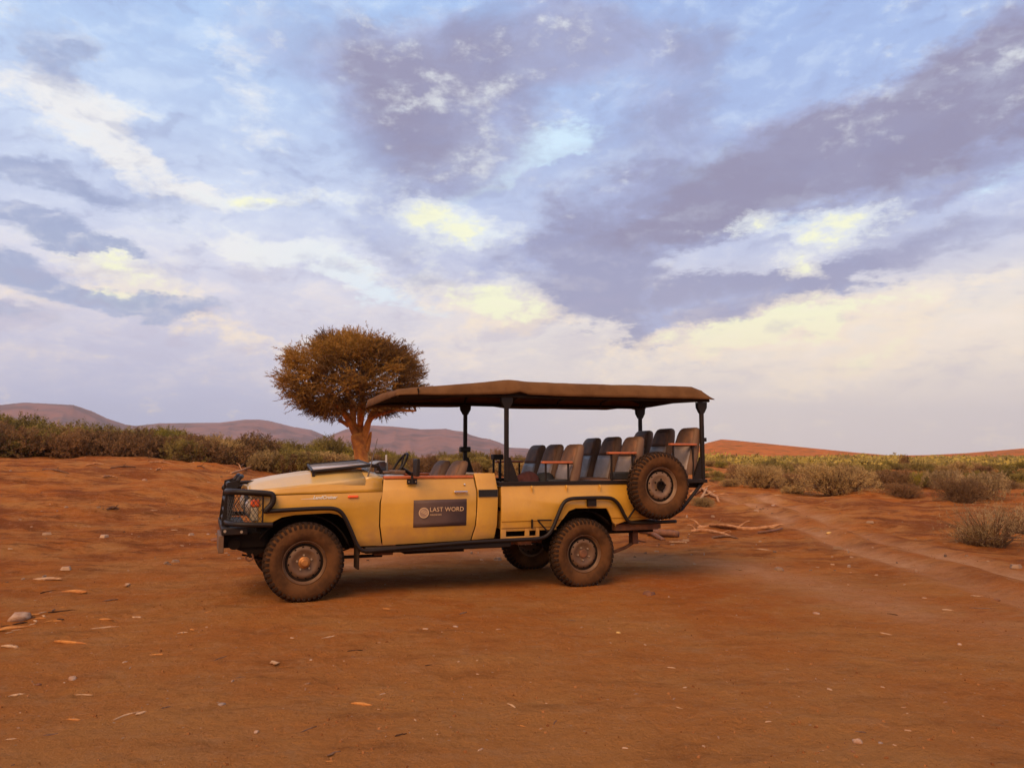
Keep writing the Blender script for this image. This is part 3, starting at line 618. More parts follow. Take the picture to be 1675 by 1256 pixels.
# interior and floor
mb = MB(); mb.box((-.40, .42, .52), (.86, 1.33, 1.10)); mb.obj('engine_bay', M['dark'], car)
mb = MB(); mb.box((.86, .10, .60), (2.14, 1.65, .66)); mb.box((.86, .1, .66), (.90, 1.65, 1.24)); mb.obj('cab_floor', M['dark'], car)
mb = MB(); mb.box((2.05, .13, .66), (2.125, 1.62, 1.318)); bevel(mb.obj('cab_rear_wall', M['paint'], car), .02, 3)
mb = MB(); mb.box((.90, .14, 1.10), (1.12, 1.61, 1.315)); bevel(mb.obj('dashboard', M['greyplastic'], car), .04, 3)
bn = MB(); bn.loft([[(s, w, z) for s, z in ((.86, 1.30), (.88, 1.375), (.93, 1.42), (1.00, 1.455), (1.07, 1.46), (1.10, 1.44), (1.11, 1.30))] for w in (.98, 1.02, 1.38, 1.42)]); o = bn.obj('instrument_hood', M['greyplastic'], car, 50); solid(o, .01)
mb = MB(); mb.box((1.06, .90, 1.44), (1.075, .93, 1.53)); mb.obj('phone_holder', M['paper'], car)
mb = MB(); mb.box((.92, .40, 1.316), (1.10, .85, 1.345)); mb.box((1.0, .18, 1.316), (1.12, .5, 1.36)); bevel(mb.obj('dash_tray', M['rim'], car), .012)
sw = emp('steering_wheel', (1.30, 1.24, 1.39), 0, car); sw.rotation_euler = (0, radians(-58), 0)
mb = MB(); mb.tube([(.185*cos(a), .185*sin(a), 0) for a in np.linspace(0, 2*pi, 41)], .014, 8, cap=False); mb.obj('rim', M['black'], sw)
mb = MB(); mb.tube([(0, 0, -.03), (0, 0, -.35)], .022, 8)
for a in (.5, pi-.5, pi*1.5): mb.tube([(0, 0, -.03), (.185*cos(a), .185*sin(a), 0)], .012, 6)
mb.obj('column', M['black'], sw)
# tub interior
mb = MB(); mb.box((2.19, .10, .90), (4.46, 1.65, .94)); mb.obj('tub_floor', M['dark'], car)
mb = MB(); mb.box((2.20, .09, .70), (2.225, 1.66, 1.175)); mb.obj('tub_front_wall', M['paint'], car)
mb = MB(); mb.box((4.44, .09, .80), (4.462, 1.66, 1.195)); mb.obj('tailgate', M['paint'], car)
mb = MB(); mb.box((3.05, .14, .94), (4.43, 1.61, 1.12)); mb.box((3.95, .14, 1.12), (4.95, 1.61, 1.20)); mb.obj('seat_platform', M['dark'], car)
# black top frame of the tub
def bar(name, a, b, m=None, parent=car, bv=.004): mb_ = MB(); mb_.box(a, b); return bevel(mb_.obj(name, m or M['black'], parent), bv)
for w in (.045, 1.655): bar('tub_rail', (2.17, w, 1.182), (4.975, w+.05, 1.226))
bar('tub_rail', (2.17, .0955, 1.184), (2.215, 1.6545, 1.224)); bar('tub_rail', (4.925, .0955, 1.184), (4.973, 1.6545, 1.224))
# posts with gussets
fr_rail = 2.215
for s, lean, gs in ((2.27, 0, 1), (4.945, 0, -1)):
    for w in (.10, 1.58):
        p = emp('canopy_post', (0, 0, 0), 0, car)
        mb = MB(); mb.box((s-.024, w-.02, 1.226), (s+.024, w+.024, 2.20)); bevel(mb.obj('tube', M['black'], p), .006)
        mb = MB(); h = .30 if gs > 0 else .30
        pts = [(s+gs*.025, 1.227), (s+gs*.145, 1.227), (s+gs*.12, 1.30), (s+gs*.045, 1.50), (s+gs*.025, 1.50)]
        mb.loft([[(a_, ww, z_) for a_, z_ in pts] for ww in (w-.012, w+.014)], True, True); mb.obj('foot_plate', M['black'], p)
        pts = [(s-.072, 2.20), (s+.072, 2.20), (s+.068, 2.13), (s+.028, 2.06), (s-.028, 2.06), (s-.068, 2.13)]
        mb = MB(); mb.loft([[(a_, ww, z_) for a_, z_ in pts] for ww in (w-.024, w-.0205)], True, True); mb.loft([[(a_, ww, z_) for a_, z_ in pts] for ww in (w+.0245, w+.028)], True, True); mb.obj('head_plate', M['black'], p)
# clamp on front far post, rear small bracket
mb = MB(); mb.box((2.20, 1.55, 1.57), (2.34, 1.63, 1.64)); bevel(mb.obj('clamp', M['black'], car), .01)
mb = MB(); mb.box((4.972, .09, 1.70), (5.01, .13, 1.75)); bevel(mb.obj('bracket', M['black'], car), .005)
# canopy
S_ = [.985, 1.0, 1.19, 1.68, 2.21, 2.30, 2.41, 2.52, 2.91, 3.55, 4.48, 4.81, 4.96, 5.09]
ZE = [2.165, 2.168, 2.18, 2.19, 2.215, 2.225, 2.25, 2.22, 2.212, 2.22, 2.23, 2.235, 2.235, 2.235]
ZF = [2.125, 2.13, 2.145, 2.155, 2.17, 2.185, 2.20, 2.215, 2.165, 2.175, 2.185, 2.225, 2.19, 2.19]
ZS = [2.225, 2.238, 2.265, 2.315, 2.378, 2.388, 2.386, 2.378, 2.375, 2.38, 2.395, 2.395, 2.35, 2.262]
rows = []
for s in sorted(set(list(np.linspace(.985, 5.09, 90)) + S_)):
    ze, zf, zs = np.interp(s, S_, ZE), np.interp(s, S_, ZF), np.interp(s, S_, ZS)
    sag = .018*abs(sin((s-2.27)/(2.675/3)*pi))
    row = []
    for k in range(31):
        u = k/30
        if u < .16: t_ = u/.16; w = .020+.075*t_**1.6; z = ze+(zs-ze)*t_
        elif u > .84: t_ = (1-u)/.16; w = 1.73-.075*t_**1.6; z = zf+(zs-zf)*t_
        else: t_ = (u-.16)/.68; w = .095+1.56*t_; z = zs+.030*(1-(2*t_-1)**2)-sag*(1-(2*t_-1)**4)
        q_ = noise.noise(Vector((s*3.2, w*2, 3)))*.013+noise.noise(Vector((s*9+w*5, w*5+z*14, 7)))*.007
        row.append((s, w + q_*(-.6 if u < .5 else .6), z+q_*(.5 if .17 < u < .83 else .3)))
    if not rows: rows.append([(.962, w_, 2.165-.04*w_/1.73) for s__, w_, z_ in row])
    rows.append(row)
cn = emp('canopy', (0, 0, 0), 0, car)
mb = MB(); mb.loft(rows); o = mb.obj('canvas', M['canvas'], cn, True); solid(o, .008)
# seam lines
mb = MB(); mb.box((1.205, .012, 2.183), (1.212, .06, 2.25)); mb.obj('seam', M['dark'], cn)
mb = MB()
for w in (.085, 1.625): mb.tube([(1.0, w, 2.170), (1.1, w, 2.175), (1.25, w, 2.180), (2.27, w, 2.200), (2.6, w, 2.200), (5.05, w, 2.222)], .020, 8)
for s, z in ((1.02, 2.165), (1.5, 2.185), (2.27, 2.21), (2.95, 2.205), (3.62, 2.20), (4.3, 2.205), (4.95, 2.21), (5.05, 2.215)):
    mb.tube([(s, .085, z), (s, .15, z+.07 if s > 1.1 else z+.01), (s, .4, z+.10 if s > 1.1 else z+.02), (s, 1.31, z+.10 if s > 1.1 else z+.02), (s, 1.56, z+.07 if s > 1.1 else z+.01), (s, 1.625, z)], .016, 8)
mb.obj('frame', M['black'], cn)
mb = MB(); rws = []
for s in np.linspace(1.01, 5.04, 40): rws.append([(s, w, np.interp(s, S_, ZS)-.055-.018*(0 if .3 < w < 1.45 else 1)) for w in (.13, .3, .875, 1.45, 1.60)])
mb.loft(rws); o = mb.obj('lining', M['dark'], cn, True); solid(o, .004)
# seats
def seat_obj(name, base, top_z, tilt, height_, w, wid=.47, label=None, low='vinyl_low', cush=True):
    """base: (s of the top of the backrest at its middle)"""
    e = emp(name, (base, w, top_z), 0, car); hw = wid/2
    def sec(h, hx, th, off, rad):   # section at distance h below the top, along the tilt
        s0 = -h*math.tan(tilt); return [(s0+x+off, y, -h) for x, y in rrect(0, 0, th, hx, min(rad, th*.95), 3)]
    secs = [sec(-.0, hw*.55, .020, 0, .02), sec(.012, hw*.70, .038, 0, .034), sec(.04, hw*.80, .050, 0, .04), sec(.10, hw*.86, .056, 0, .045), sec(.22, hw*.93, .062, 0, .045), sec(.38, hw, .070, 0, .05), sec(height_*.8, hw, .075, 0, .05), sec(height_, hw*.97, .065, 0, .05)]
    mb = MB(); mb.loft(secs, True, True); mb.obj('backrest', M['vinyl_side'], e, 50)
    def face(h0, h1, k0, k1, m, nm):
        rws = []
        for i_ in range(7):
            h = h0+(h1-h0)*i_/6; th = np.interp(h, [0, .012, .04, .10, .22, .38, 9], [.02, .038, .05, .056, .062, .07, .073]); hx = np.interp(h, [0, .05, .1, .22, .38, 9], [hw*.5, hw*.80, hw*.86, hw*.93, hw, hw])*.86
            rws.append([(-h*math.tan(tilt)-th-.003-.010*(1-(2*j/8-1)**4)*min(1, 6*min(i_/6, 1-i_/6)+.3), hx*(2*j/8-1), -h) for j in range(9)])
        mb = MB(); mb.loft(rws); o = mb.obj(nm, m, e, True); solid(o, .01, -1)
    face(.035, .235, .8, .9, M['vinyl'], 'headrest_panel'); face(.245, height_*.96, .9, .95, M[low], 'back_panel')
    if cush:
        cz = -height_+.06; x0 = -height_*math.tan(tilt)-.02
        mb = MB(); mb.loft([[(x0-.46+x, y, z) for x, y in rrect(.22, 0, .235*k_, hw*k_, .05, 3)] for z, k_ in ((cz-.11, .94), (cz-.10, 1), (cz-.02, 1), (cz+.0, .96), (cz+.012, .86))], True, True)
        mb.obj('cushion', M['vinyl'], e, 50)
        mb = MB(); mb.box((x0-.40, -hw*.8, cz-.30), (x0-.02, hw*.8, cz-.112)); mb.obj('base', M['dark'], e)
    if label: props(e, label)
    return e
for ri, (s, z, hh) in enumerate(((3.27, 1.665, .62), (4.10, 1.765, .60), (4.93, 1.885, .60))):
    for w in (.33, .875, 1.42):
        js = rng.uniform(-.015, .015)
        seat_obj('passenger_seat', s+js, z+rng.uniform(-.008, .008), radians((16, 15, 14)[ri])+rng.uniform(-.02, .02), hh, w)
for w in (.48, 1.15): seat_obj('front_seat', 1.85, 1.462, radians(22), .60, w, .50, low='vinyl')
# armrests: wooden top on two black legs
for (s0, s1, z) in ((2.71, 3.10, 1.44), (3.58, 3.97, 1.55), (4.46, 4.85, 1.66)):
    for w in (.10, 1.60):
        a = emp('armrest', (0, 0, 0), 0, car)
        bar('wooden_top', (s0, w-.03, z-.012), (s1, w+.04, z+.016), M['wood'], a, .008)
        for s in (s0+.05, s1-.05): mb = MB(); mb.tube([(s, w, z-.0125), (s, w, 1.227)], .013, 8); mb.obj('leg', M['black'], a)
mb = MB(); mb.box((2.62, 1.45, 1.47), (2.76, 1.55, 1.54)); mb.tube([(2.64, 1.5, 1.47), (2.64, 1.5, 1.1)], .016, 8); mb.tube([(2.74, 1.5, 1.47), (2.74, 1.5, 1.1)], .012, 8); bevel(mb.obj('grab_frame', M['black'], car), .004)
# folded windscreen on the bonnet
ws = emp('folded_windscreen', (0, 0, 0), 0, car); props(ws, 'windscreen folded flat onto the bonnet in a black frame')
c4 = [(.14, .28, 1.352), (.76, .28, 1.414), (.84, 1.46, 1.462), (.24, 1.46, 1.408)]
mb = MB(); mb.tube(c4+[c4[0]], .017, 8, cap=True); mb.obj('frame', M['black'], ws)
mb = MB(); mb.add([(p[0], p[1], p[2]+.004) for p in c4], [(0, 1, 2, 3)]); o = mb.obj('glass', M['glass'], ws); solid(o, .006)
for a_, b_ in ((c4[0], (.15, .28, 1.30)), (c4[3], (.26, 1.46, 1.33))): mb = MB(); mb.tube([a_, b_], [.012, .016], 8); mb.obj('rubber_stop', M['black'], ws)
mb = MB(); mb.tube([c4[1], (.84, .30, 1.40), (.88, .30, 1.33)], .02, 8); mb.tube([c4[2], (.90, 1.44, 1.42), (.92, 1.44, 1.33)], .02, 8); mb.obj('hinge', M['black'], ws)
# antenna
mb = MB(); mb.tube([(.70, .16, 1.29), (.72, .16, 1.36), (.80, .17, 1.70)], [.010, .006, .004], 6); mb.lathe([(0, .0)], 4) if False else None; mb.obj('antenna', M['wire'], car)
# mirror
mr_ = emp('side_mirror', (0, 0, 0), 0, car)
mb = MB(); mb.box((1.15, -.17, 1.30), (1.185, .0, 1.485)); bevel(mb.obj('housing', M['black'], mr_), .012, 3)
mb = MB(); mb.tube([(1.17, -.0, 1.34), (1.165, .03, 1.34), (1.16, .065, 1.30)], .013, 8); mb.tube([(1.16, .06, 1.30), (1.16, .052, 1.215)], .014, 8); mb.box((1.105, .054, 1.212), (1.215, .072, 1.268)); mb.obj('arm', M['black'], mr_)
mb = MB()
for s in (1.122, 1.198): mb.tube([(s, .053, 1.24), (s, .047, 1.24)], .006, 8)
mb.obj('bolt', M['chrome'], mr_)
# far mirror
mb = MB(); mb.box((1.14, 1.76, 1.30), (1.175, 1.92, 1.47)); mb.tube([(1.16, 1.80, 1.32), (1.16, 1.70, 1.25)], .012, 8); bevel(mb.obj('side_mirror', M['black'], car), .01)
# tubular side guards
def guard(pts, r=.022, nm='side_guard', sm=2, w2=None):
    for far in (False, True):
        mb = MB(); mb.tube([(s, 1.75-w if far else w, z) for s, w, z in pts], r, 10, sm); mb.obj(nm, M['black'], car, True)
guard([(-.36, .03, .965), (-.10, .01, .975), (.22, .01, .985), (.36, .01, .975), (.43, .01, .91), (.52, .015, .72), (.575, .02, .585), (.63, .02, .530), (.74, .02, .530), (1.26, .02, .555), (1.85, .02, .578), (2.55, .02, .580), (2.70, .015, .588), (2.79, .01, .66), (2.87, .0, .85), (2.93, 0, .975), (3.00, 0, 1.022), (3.12, 0, 1.03), (3.50, 0, 1.03), (3.60, 0, 1.01), (3.68, 0, .93), (3.745, 0, .80), (3.80, 0, .728), (3.90, 0, .718), (4.46, 0, .722)])
mb = MB(); mb.box((.66, .03, .50), (2.30, .16, .565)); bevel(mb.obj('side_step', M['black'], car), .012)
mb = MB(); mb.box((.60, 1.6, .50), (2.60, 1.72, .565)); bevel(mb.obj('side_step', M['black'], car), .012)
mb = MB(); mb.box((3.26, .005, .93), (3.37, .06, 1.01)); mb.box((2.55, .01, .70), (2.56, .05, .80)); mb.obj('guard_bracket', M['black'], car)
mb = MB(); mb.tube([(2.62, .02, .79), (2.79, .012, .785)], .009, 6); mb.tube([(2.62, .02, .79), (2.74, .015, .66)], .009, 6); mb.tube([(3.90, .01, .90), (3.80, .005, .78)], .012, 6); mb.obj('guard_brace', M['black'], car)
# mud flap
mb = MB(); mb.box((.585, .04, .34), (.605, .26, .60)); bevel(mb.obj('mud_flap', M['rubber'], car), .008)
# bull bar
bb = emp('bull_bar', (0, 0, 0), 0, car)
def sidew(w): return 1.75-w
for far in (False, True):
    y = sidew if far else (lambda w: w)
    mb = MB(); mb.tube([(-.70, y(.40), 1.155), (-.69, y(.22), 1.16), (-.63, y(.09), 1.16), (-.50, y(.03), 1.155), (-.33, y(.015), 1.142), (-.275, y(.01), 1.13), (-.272, y(.01), 1.05), (-.34, y(.015), .975)], .030, 10, 2); mb.obj('upper_tube', M['black'], bb, True)
    mb = MB(); mb.tube([(-.70, y(.40), .845), (-.69, y(.22), .845), (-.64, y(.09), .842), (-.52, y(.03), .838), (-.27, y(.015), .832)], .026, 10, 2); mb.obj('lower_tube', M['black'], bb, True)
    mb = MB(); mb.tube([(-.37, y(.015), 1.13), (-.37, y(.015), .84)], .009, 8); mb.obj('upright', M['black'], bb)
    pl = [(-.70, 1.24), (-.60, 1.27), (-.575, 1.22), (-.62, 1.14), (-.66, .80), (-.745, .80)]
    mb = MB(); mb.loft([[(a_, y(ww), z_) for a_, z_ in pl] for ww in (.40, .415)], True, True); bevel(mb.obj('end_plate', M['black'], bb), .003)
    # expanded mesh that wraps the corner
    path = [(-.69, .38), (-.685, .24), (-.63, .105), (-.52, .045), (-.375, .025)]
    L_ = [0]
    for a_, b_ in zip(path[:-1], path[1:]): L_.append(L_[-1]+math.dist(a_, b_))
    def on(t_): return (np.interp(t_, L_, [p[0] for p in path]), np.interp(t_, L_, [p[1] for p in path]))
    mb = MB(); n_ = 13; zc, hz = .988, .126
    for sgn in (1, -1):
        for k in range(-6, n_+1):
            prev = None
            for q_ in range(13):
                tt = (k/n_)*L_[-1]+q_/12*.17 if sgn > 0 else ((k+6)/n_)*L_[-1]-q_/12*.17
                if 0 <= tt <= L_[-1]:
                    sx, wy = on(tt); p = (sx, y(wy), zc-hz+2*hz*q_/12)
                    if prev: mb.tube([prev, p], .0036, 4, cap=False)
                    prev = p
                else: prev = None
    mb.obj('guard_mesh', M['grille'], bb)
mb = MB()
for z, r_ in ((1.205, .03), (1.05, .02), (.93, .02), (.84, .028)): mb.tube([(-.66, .415, z) if z > 1.1 else (-.70, .415, z), (-.66 if z > 1.1 else -.70, 1.335, z)], r_, 10)
mb.obj('cross_tube', M['black'], bb, True)
for w in (.52, 1.23):
    mb = MB(); mb.tube([(-.60, w-.1, 1.245), (-.58, w-.1, 1.29), (-.55, w, 1.30), (-.55, w+.15, 1.30)], .022, 8, 1); mb.obj('hoop', M['black'], bb, True)
mb = MB(); mb.tube([(-.62, .75, 1.23), (-.36, .75, 1.235)], .02, 8); mb.obj('brace', M['black'], bb)
mb = MB(); mb.box((-.745, .10, .735), (-.50, 1.65, .805)); bevel(mb.obj('bumper', M['black'], bb), .008)
mb = MB(); mb.tube([(-.715, .099, .775), (-.715, .094, .775)], .014, 10); mb.tube([(-.56, .099, .765), (-.56, .094, .765)], .014, 10); mb.obj('bolt', M['nut'], bb)
# winch and recovery gear under the bumper
wn_ = emp('winch', (0, 0, 0), 0, car)
mb = MB(); mb.box((-.77, .12, .56), (-.72, .80, .73)); bevel(mb.obj('channel', M['rim'], wn_), .006)
mb = MB(); mb.box((-.72, .21, .60), (-.32, 1.5, .735)); mb.tube([(-.62, .19, .64), (-.62, .8, .64)], .06, 14); mb.box((-.71, .26, .62), (-.50, .30, .73)); mb.obj('drum', M['dark'], wn_)
pl = [(-.58, .735), (-.30, .735), (-.27, .56), (-.38, .52), (-.42, .49), (-.47, .49), (-.50, .54), (-.60, .58), (-.64, .66)]
for w in (.24, 1.45):
    mb = MB(); mb.loft([[(a_, ww, z_) for a_, z_ in pl] for ww in (w, w+.03)], True, True); bevel(mb.obj('recovery_plate', M['dark'], wn_), .004)
    mb = MB(); mb.tube([(-.47+.035*cos(a), w-.012, .50+.035*sin(a)) for a in np.linspace(-pi*1.1, pi*.3, 12)], .010, 6); mb.obj('shackle', M['rust'], wn_)
# chassis, axles, springs, exhaust
ch = emp('chassis', (0, 0, 0), 0, car)
for w in (.42, 1.25): mb = MB(); mb.box((-.50, w, .56), (4.40, w+.08, .68)); mb.obj('rail', M['dark'], ch)
mb = MB(); mb.box((1.2, .50, .42), (1.9, .95, .56)); mb.box((2.0, .95, .42), (2.6, 1.5, .60)); mb.obj('tank', M['dark'], ch)
for s in (0.02, 3.24):
    mb = MB(); mb.tube([(s, .2, .43), (s, 1.55, .43)], .045, 10); mb.lathe([(0, 0)], 3) if False else None
    for k in range(1): mb.loft([[(s+rr*cos(a), yv, .43+rr*sin(a)) for a in np.linspace(0, 2*pi, 14, endpoint=False)] for yv, rr in ((.72, .05), (.80, .13), (.95, .15), (1.05, .10), (1.12, .05))], True)
    mb.obj('axle', M['dark'], ch, True)
    for w in (.42, 1.25):
        mb = MB()
        for k in range(3): mb.tube([(s-.55+.1*k, w+.03, .50-.012*k), (s-.2, w+.03, .41-.012*k), (s+.2, w+.03, .41-.012*k), (s+.55-.1*k, w+.03, .52-.012*k)], .012, 4)
        mb.obj('leaf_spring', M['dark'], ch)
        mb = MB(); mb.tube([(s-.12, w+.05, .42), (s-.14, w+.10, .80)], .026, 8); mb.obj('shock_absorber', M['dark'], ch)
mb = MB(); mb.tube([(.1, .35, .44), (.9, .30, .445)], .018, 8); mb.tube([(.62, .25, .48), (.62, .25, .60)], .03, 8); mb.obj('steering_rod', M['dark'], ch)
mb = MB(); mb.tube([(1.0, .7, .46), (2.2, .65, .48), (2.9, .55, .50)], .03, 8); mb.obj('exhaust', M['rust'], ch)
mb = MB(); mb.box((.80, .22, .455), (1.0, .34, .50)); mb.box((2.45, .2, .5), (2.62, .35, .56)); mb.obj('bracket', M['rust'], ch)
# rear end: cross member, tow hitch, strut
mb = MB(); mb.box((3.70, .14, .62), (4.30, .24, .70)); mb.box((4.26, .24, .62), (4.40, 1.5, .72)); bevel(mb.obj('rear_crossmember', M['rust'], car), .006)
mb = MB(); mb.box((4.10, .42, .42), (4.18, .52, .62)); mb.tube([(4.16, .46, .45), (4.02, .46, .38), (3.85, .46, .33)], .022, 8); mb.tube([(4.17, .46, .46), (4.32, .46, .43)], [.012, .008], 6); bevel(mb.obj('tow_hitch', M['rust'], car), .004)
for w in (.10, 1.6): mb = MB(); mb.tube([(4.95, w, 1.20), (4.62, w, .86), (4.42, w, .76)], .022, 8); mb.obj('rear_strut', M['black'], car)
# wheels
TW = .215
def tyre_mesh():
    mb = MB(); half = [(.045, .212), (.018, .235), (.004, .275), (.002, .315), (.012, .350), (.028, .372), (.06, .384), (.1075, .386)]
    mb.lathe(half+[(TW-w, r) for w, r in half[::-1][1:]], 72)
    me_side = None
    lug = MB(); nl = 44
    for k in range(nl):
        a = 2*pi*k/nl
        for side_ in (0, 1):
            da = pi/nl*side_
            def q(w, r, d): return (r*cos(a+da+d), (TW-w) if side_ else w, r*sin(a+da+d))
            h = .040
            for (w0, w1, r0a, r1a, r0b, r1b, tw) in ((.006, .052, .345, .372, .378, .403, 0), (.060, .103, .380, .404, .380, .404, .05)):
                vs = [q(w0, r0a, -h+tw), q(w0, r0a, h+tw), q(w1, r0b, h+tw*.2), q(w1, r0b, -h+tw*.2), q(w0+.002, r1a, -h*.8+tw), q(w0+.002, r1a, h*.8+tw), q(w1-.002, r1b, h*.8+tw*.2), q(w1-.002, r1b, -h*.8+tw*.2)]
                lug.add(vs, [(0,3,2,1),(4,5,6,7),(0,1,5,4),(1,2,6,5),(2,3,7,6),(3,0,4,7)])
    return mb.mesh('tyre'), lug.mesh('tread')
ty, tr = tyre_mesh(); ty.materials.append(M['side']); tr.materials.append(M['rubber']); ty.set_sharp_from_angle(angle=radians(50))
def rim_mesh():
    mb = MB(); mb.lathe([(.045, .205), (.030, .214), (.034, .219), (.044, .216), (.046, .206), (.065, .196), (.072, .182), (.078, .176)], 48)
    mb.lathe([(.082, .178), (.060, .160), (.050, .140), (.052, .118), (.064, .100), (.068, .070), (.068, .0)], 48)
    mb.lathe([(.082, .178), (.17, .190), (.18, .212)], 48); return mb.mesh('rim')
rm = rim_mesh(); rm.set_sharp_from_angle(angle=radians(40)); rm.materials.append(M['rim'])
rm2 = rm.copy(); rm2.materials.clear(); rm2.materials.append(M['rimspare'])
mb = MB(); mb.lathe([(.068, .060), (.055, .058), (.045, .045), (.018, .040), (.010, .030), (.010, .0)], 28); hubm = mb.mesh('hub'); hubm.materials.append(M['hub'])
mb = MB(); mb.lathe([(.068, .052), (.058, .050), (.052, .040), (.050, .0)], 28); hubr = mb.mesh('hub'); hubr.materials.append(M['rust'])
mb = MB(); mb.lathe([(.0655, .163), (.067, .191)], 48); shade_ringm = mb.mesh('rim_shade_ring'); shade_ringm.materials.append(M['dark'])  # solid dark ring painting the shade between disc and rim lip
mb = MB(); mb.lathe([(.045, .06), (.040, .045), (.066, .04), (.066, 0)], 28); hub_d = mb.mesh('hub_hole'); hub_d.materials.append(M['dark'])
mb = MB(); mb.tube([(0, .068, 0), (0, .048, 0)], .010, 6); nutm = mb.mesh('wheel_nut'); nutm.materials.append(M['nut'])
mb = MB(); mb.tube([(0, .0625, 0), (0, .0545, 0)], .011, 8); slotm = mb.mesh('vent_hole'); slotm.materials.append(M['dark'])
def wheel(name, s, w, z, flip=False, spare=False, rot=0, parent=car, rear=False):
    e = emp(name, (s, w, z), pi if flip else 0, parent); q = [link('tyre', ty, parent=e), link('tread', tr, parent=e), link('rim', rm2 if spare else rm, parent=e)]
    q.append(link('hub', hub_d if spare else hubr if rear else hubm, parent=e)); q.append(link('rim_shade_ring', shade_ringm, parent=e))
    for k in range(5):
        a = rot+2*pi*k/5+.3
        if not spare: o = link('wheel_nut', nutm, parent=e); o.location = (.075*cos(a), 0, .075*sin(a))
        else: o = link('vent_hole', slotm, parent=e); o.location = (.075*cos(a), .007, .075*sin(a))
    for k in range(12):
        a = rot+2*pi*k/12; o = link('vent_hole', slotm, parent=e); o.location = (.152*cos(a), .0, .152*sin(a))
    return e
wheel('wheel', .05, .0, .44, rot=.1); wheel('wheel', 3.22, .0, .385, rot=.5, rear=True)
wheel('wheel', .05, 1.75, .44, flip=True); wheel('wheel', 3.22, 1.75, .385, flip=True)
sp_ = wheel('spare_wheel', 4.14, -.225, 1.165, spare=True, rot=.2); sp_.rotation_euler = (0, .4, 0)
props(sp_, 'spare wheel with a tan steel rim on the side of the rear tub')
mb = MB(); mb.tube([(4.14, .06, 1.165), (4.14, -.12, 1.165)], .04, 10); mb.box((4.02, .03, 1.0), (4.26, .045, 1.19)); mb.obj('spare_carrier', M['black'], car)

# things lying in the truck (rest on it, so top level)
def cpos(s, w, z): return P0 + VD*s + VN*w + Vector((0, 0, z))
def blob(name, m, dims, label, cat, loc, rz=0, seed=1, sub=4, amp=.18):
    bm = bmesh.new(); bmesh.ops.create_icosphere(bm, subdivisions=sub, radius=1)
    for v in bm.verts:
        n_ = noise.fractal(v.co*1.6+Vector((seed*9, 0, 0)), 1, 2, 4); f = 1+amp*n_
        v.co = Vector((v.co.x*dims[0]*f, v.co.y*dims[1]*f, max(v.co.z, -.35)*dims[2]*f))
    mn = min(v.co.z for v in bm.verts)
    for v in bm.verts: v.co.z -= mn
    me = bpy.data.meshes.new(name); bm.to_mesh(me); bm.free(); me.shade_smooth()
    o = link(name, me, m); o.location = loc; o.rotation_euler = (0, 0, rz); return props(o, label, cat)
blob('folded_blanket', M['bag'], (.16, .17, .14), 'dark maroon bundled blanket on the front passenger seat row', 'blanket', cpos(2.74, .60, 1.135), YAW, 2)
blob('bag', M['blackcloth'], (.13, .12, .14), 'small black cloth bag on the seat behind the wooden armrest', 'bag', cpos(2.98, .62, 1.13), YAW+.4, 5)
mb = MB(); mb.box((-.13, -.05, 0), (.13, .05, .11)); o = mb.obj('storage_box', M['grille']); bevel(o, .015); o.location = cpos(2.93, .16, 1.135); o.rotation_euler = (0, 0, YAW); props(o, 'low black box under the first armrest of the truck', 'box')
mb = MB(); mb.box((-.13, -.05, 0), (.13, .05, .10)); o = mb.obj('storage_box', M['grille']); bevel(o, .015); o.location = cpos(3.80, .18, 1.225); o.rotation_euler = (0, 0, YAW); props(o, 'black box beside the spare wheel under the middle armrest', 'box')
bm_ = MB(); bm_.box((-.13, -.08, 0), (.13, .08, .02)); o = bm_.obj('folded_cloth', M['paper']); bevel(o, .008); o.location = cpos(2.62, .30, 1.17); o.rotation_euler = (0, .05, YAW+.2); props(o, 'folded pale cloth lying in front of the first seat row', 'cloth')

# ------------------------------------------------------------------ tree
TD = 22.0
tb = on_ground(592, 812); TD = tb.y
def tpt(px, py, dy=0.0):   # a point of the tree in its own plane plus depth
    r = px_ray(px, py); t = (TD+dy)/r.y; return Vector((r.x*t, TD+dy, EYE+r.z*t))
tree = emp('acacia_tree', tb); props(tree, 'umbrella-shaped acacia tree with an ochre trunk behind the truck bonnet', 'tree')
def tl(p): return p - tb
def gnarl(pts, amp, seed, sub=3):
    P = [Vector(p) for p in pts]
    for _ in range(sub):
        Q = [P[0]]
        for a, b in zip(P[:-1], P[1:]): Q += [a.lerp(b, .25), a.lerp(b, .75)]
        Q.append(P[-1]); P = Q
    return [p+noise.noise_vector(p*1.7+Vector((seed, 0, 0)))*amp for p in P]
def limb(name, pts, rads, m, parent, seg=10, amp=.03, seed=0, sub=2):
    n0 = len(pts); P = gnarl(pts, amp, seed, sub); R = np.interp(np.linspace(0, 1, len(P)), np.linspace(0, 1, n0), rads)
    R = [r*(1+.13*noise.noise(p*3)) for r, p in zip(R, P)]
    mb = MB(); mb.tube(P, R, seg); return mb.obj(name, m, parent, True)
T = lambda *a: tl(tpt(*a))
limb('trunk', [T(593, 830), T(592, 800), T(591, 760), T(590, 738), T(588, 720), T(584, 709)], [.33, .25, .215, .205, .22, .17], M['bark'], tree, 16, .03, 1)
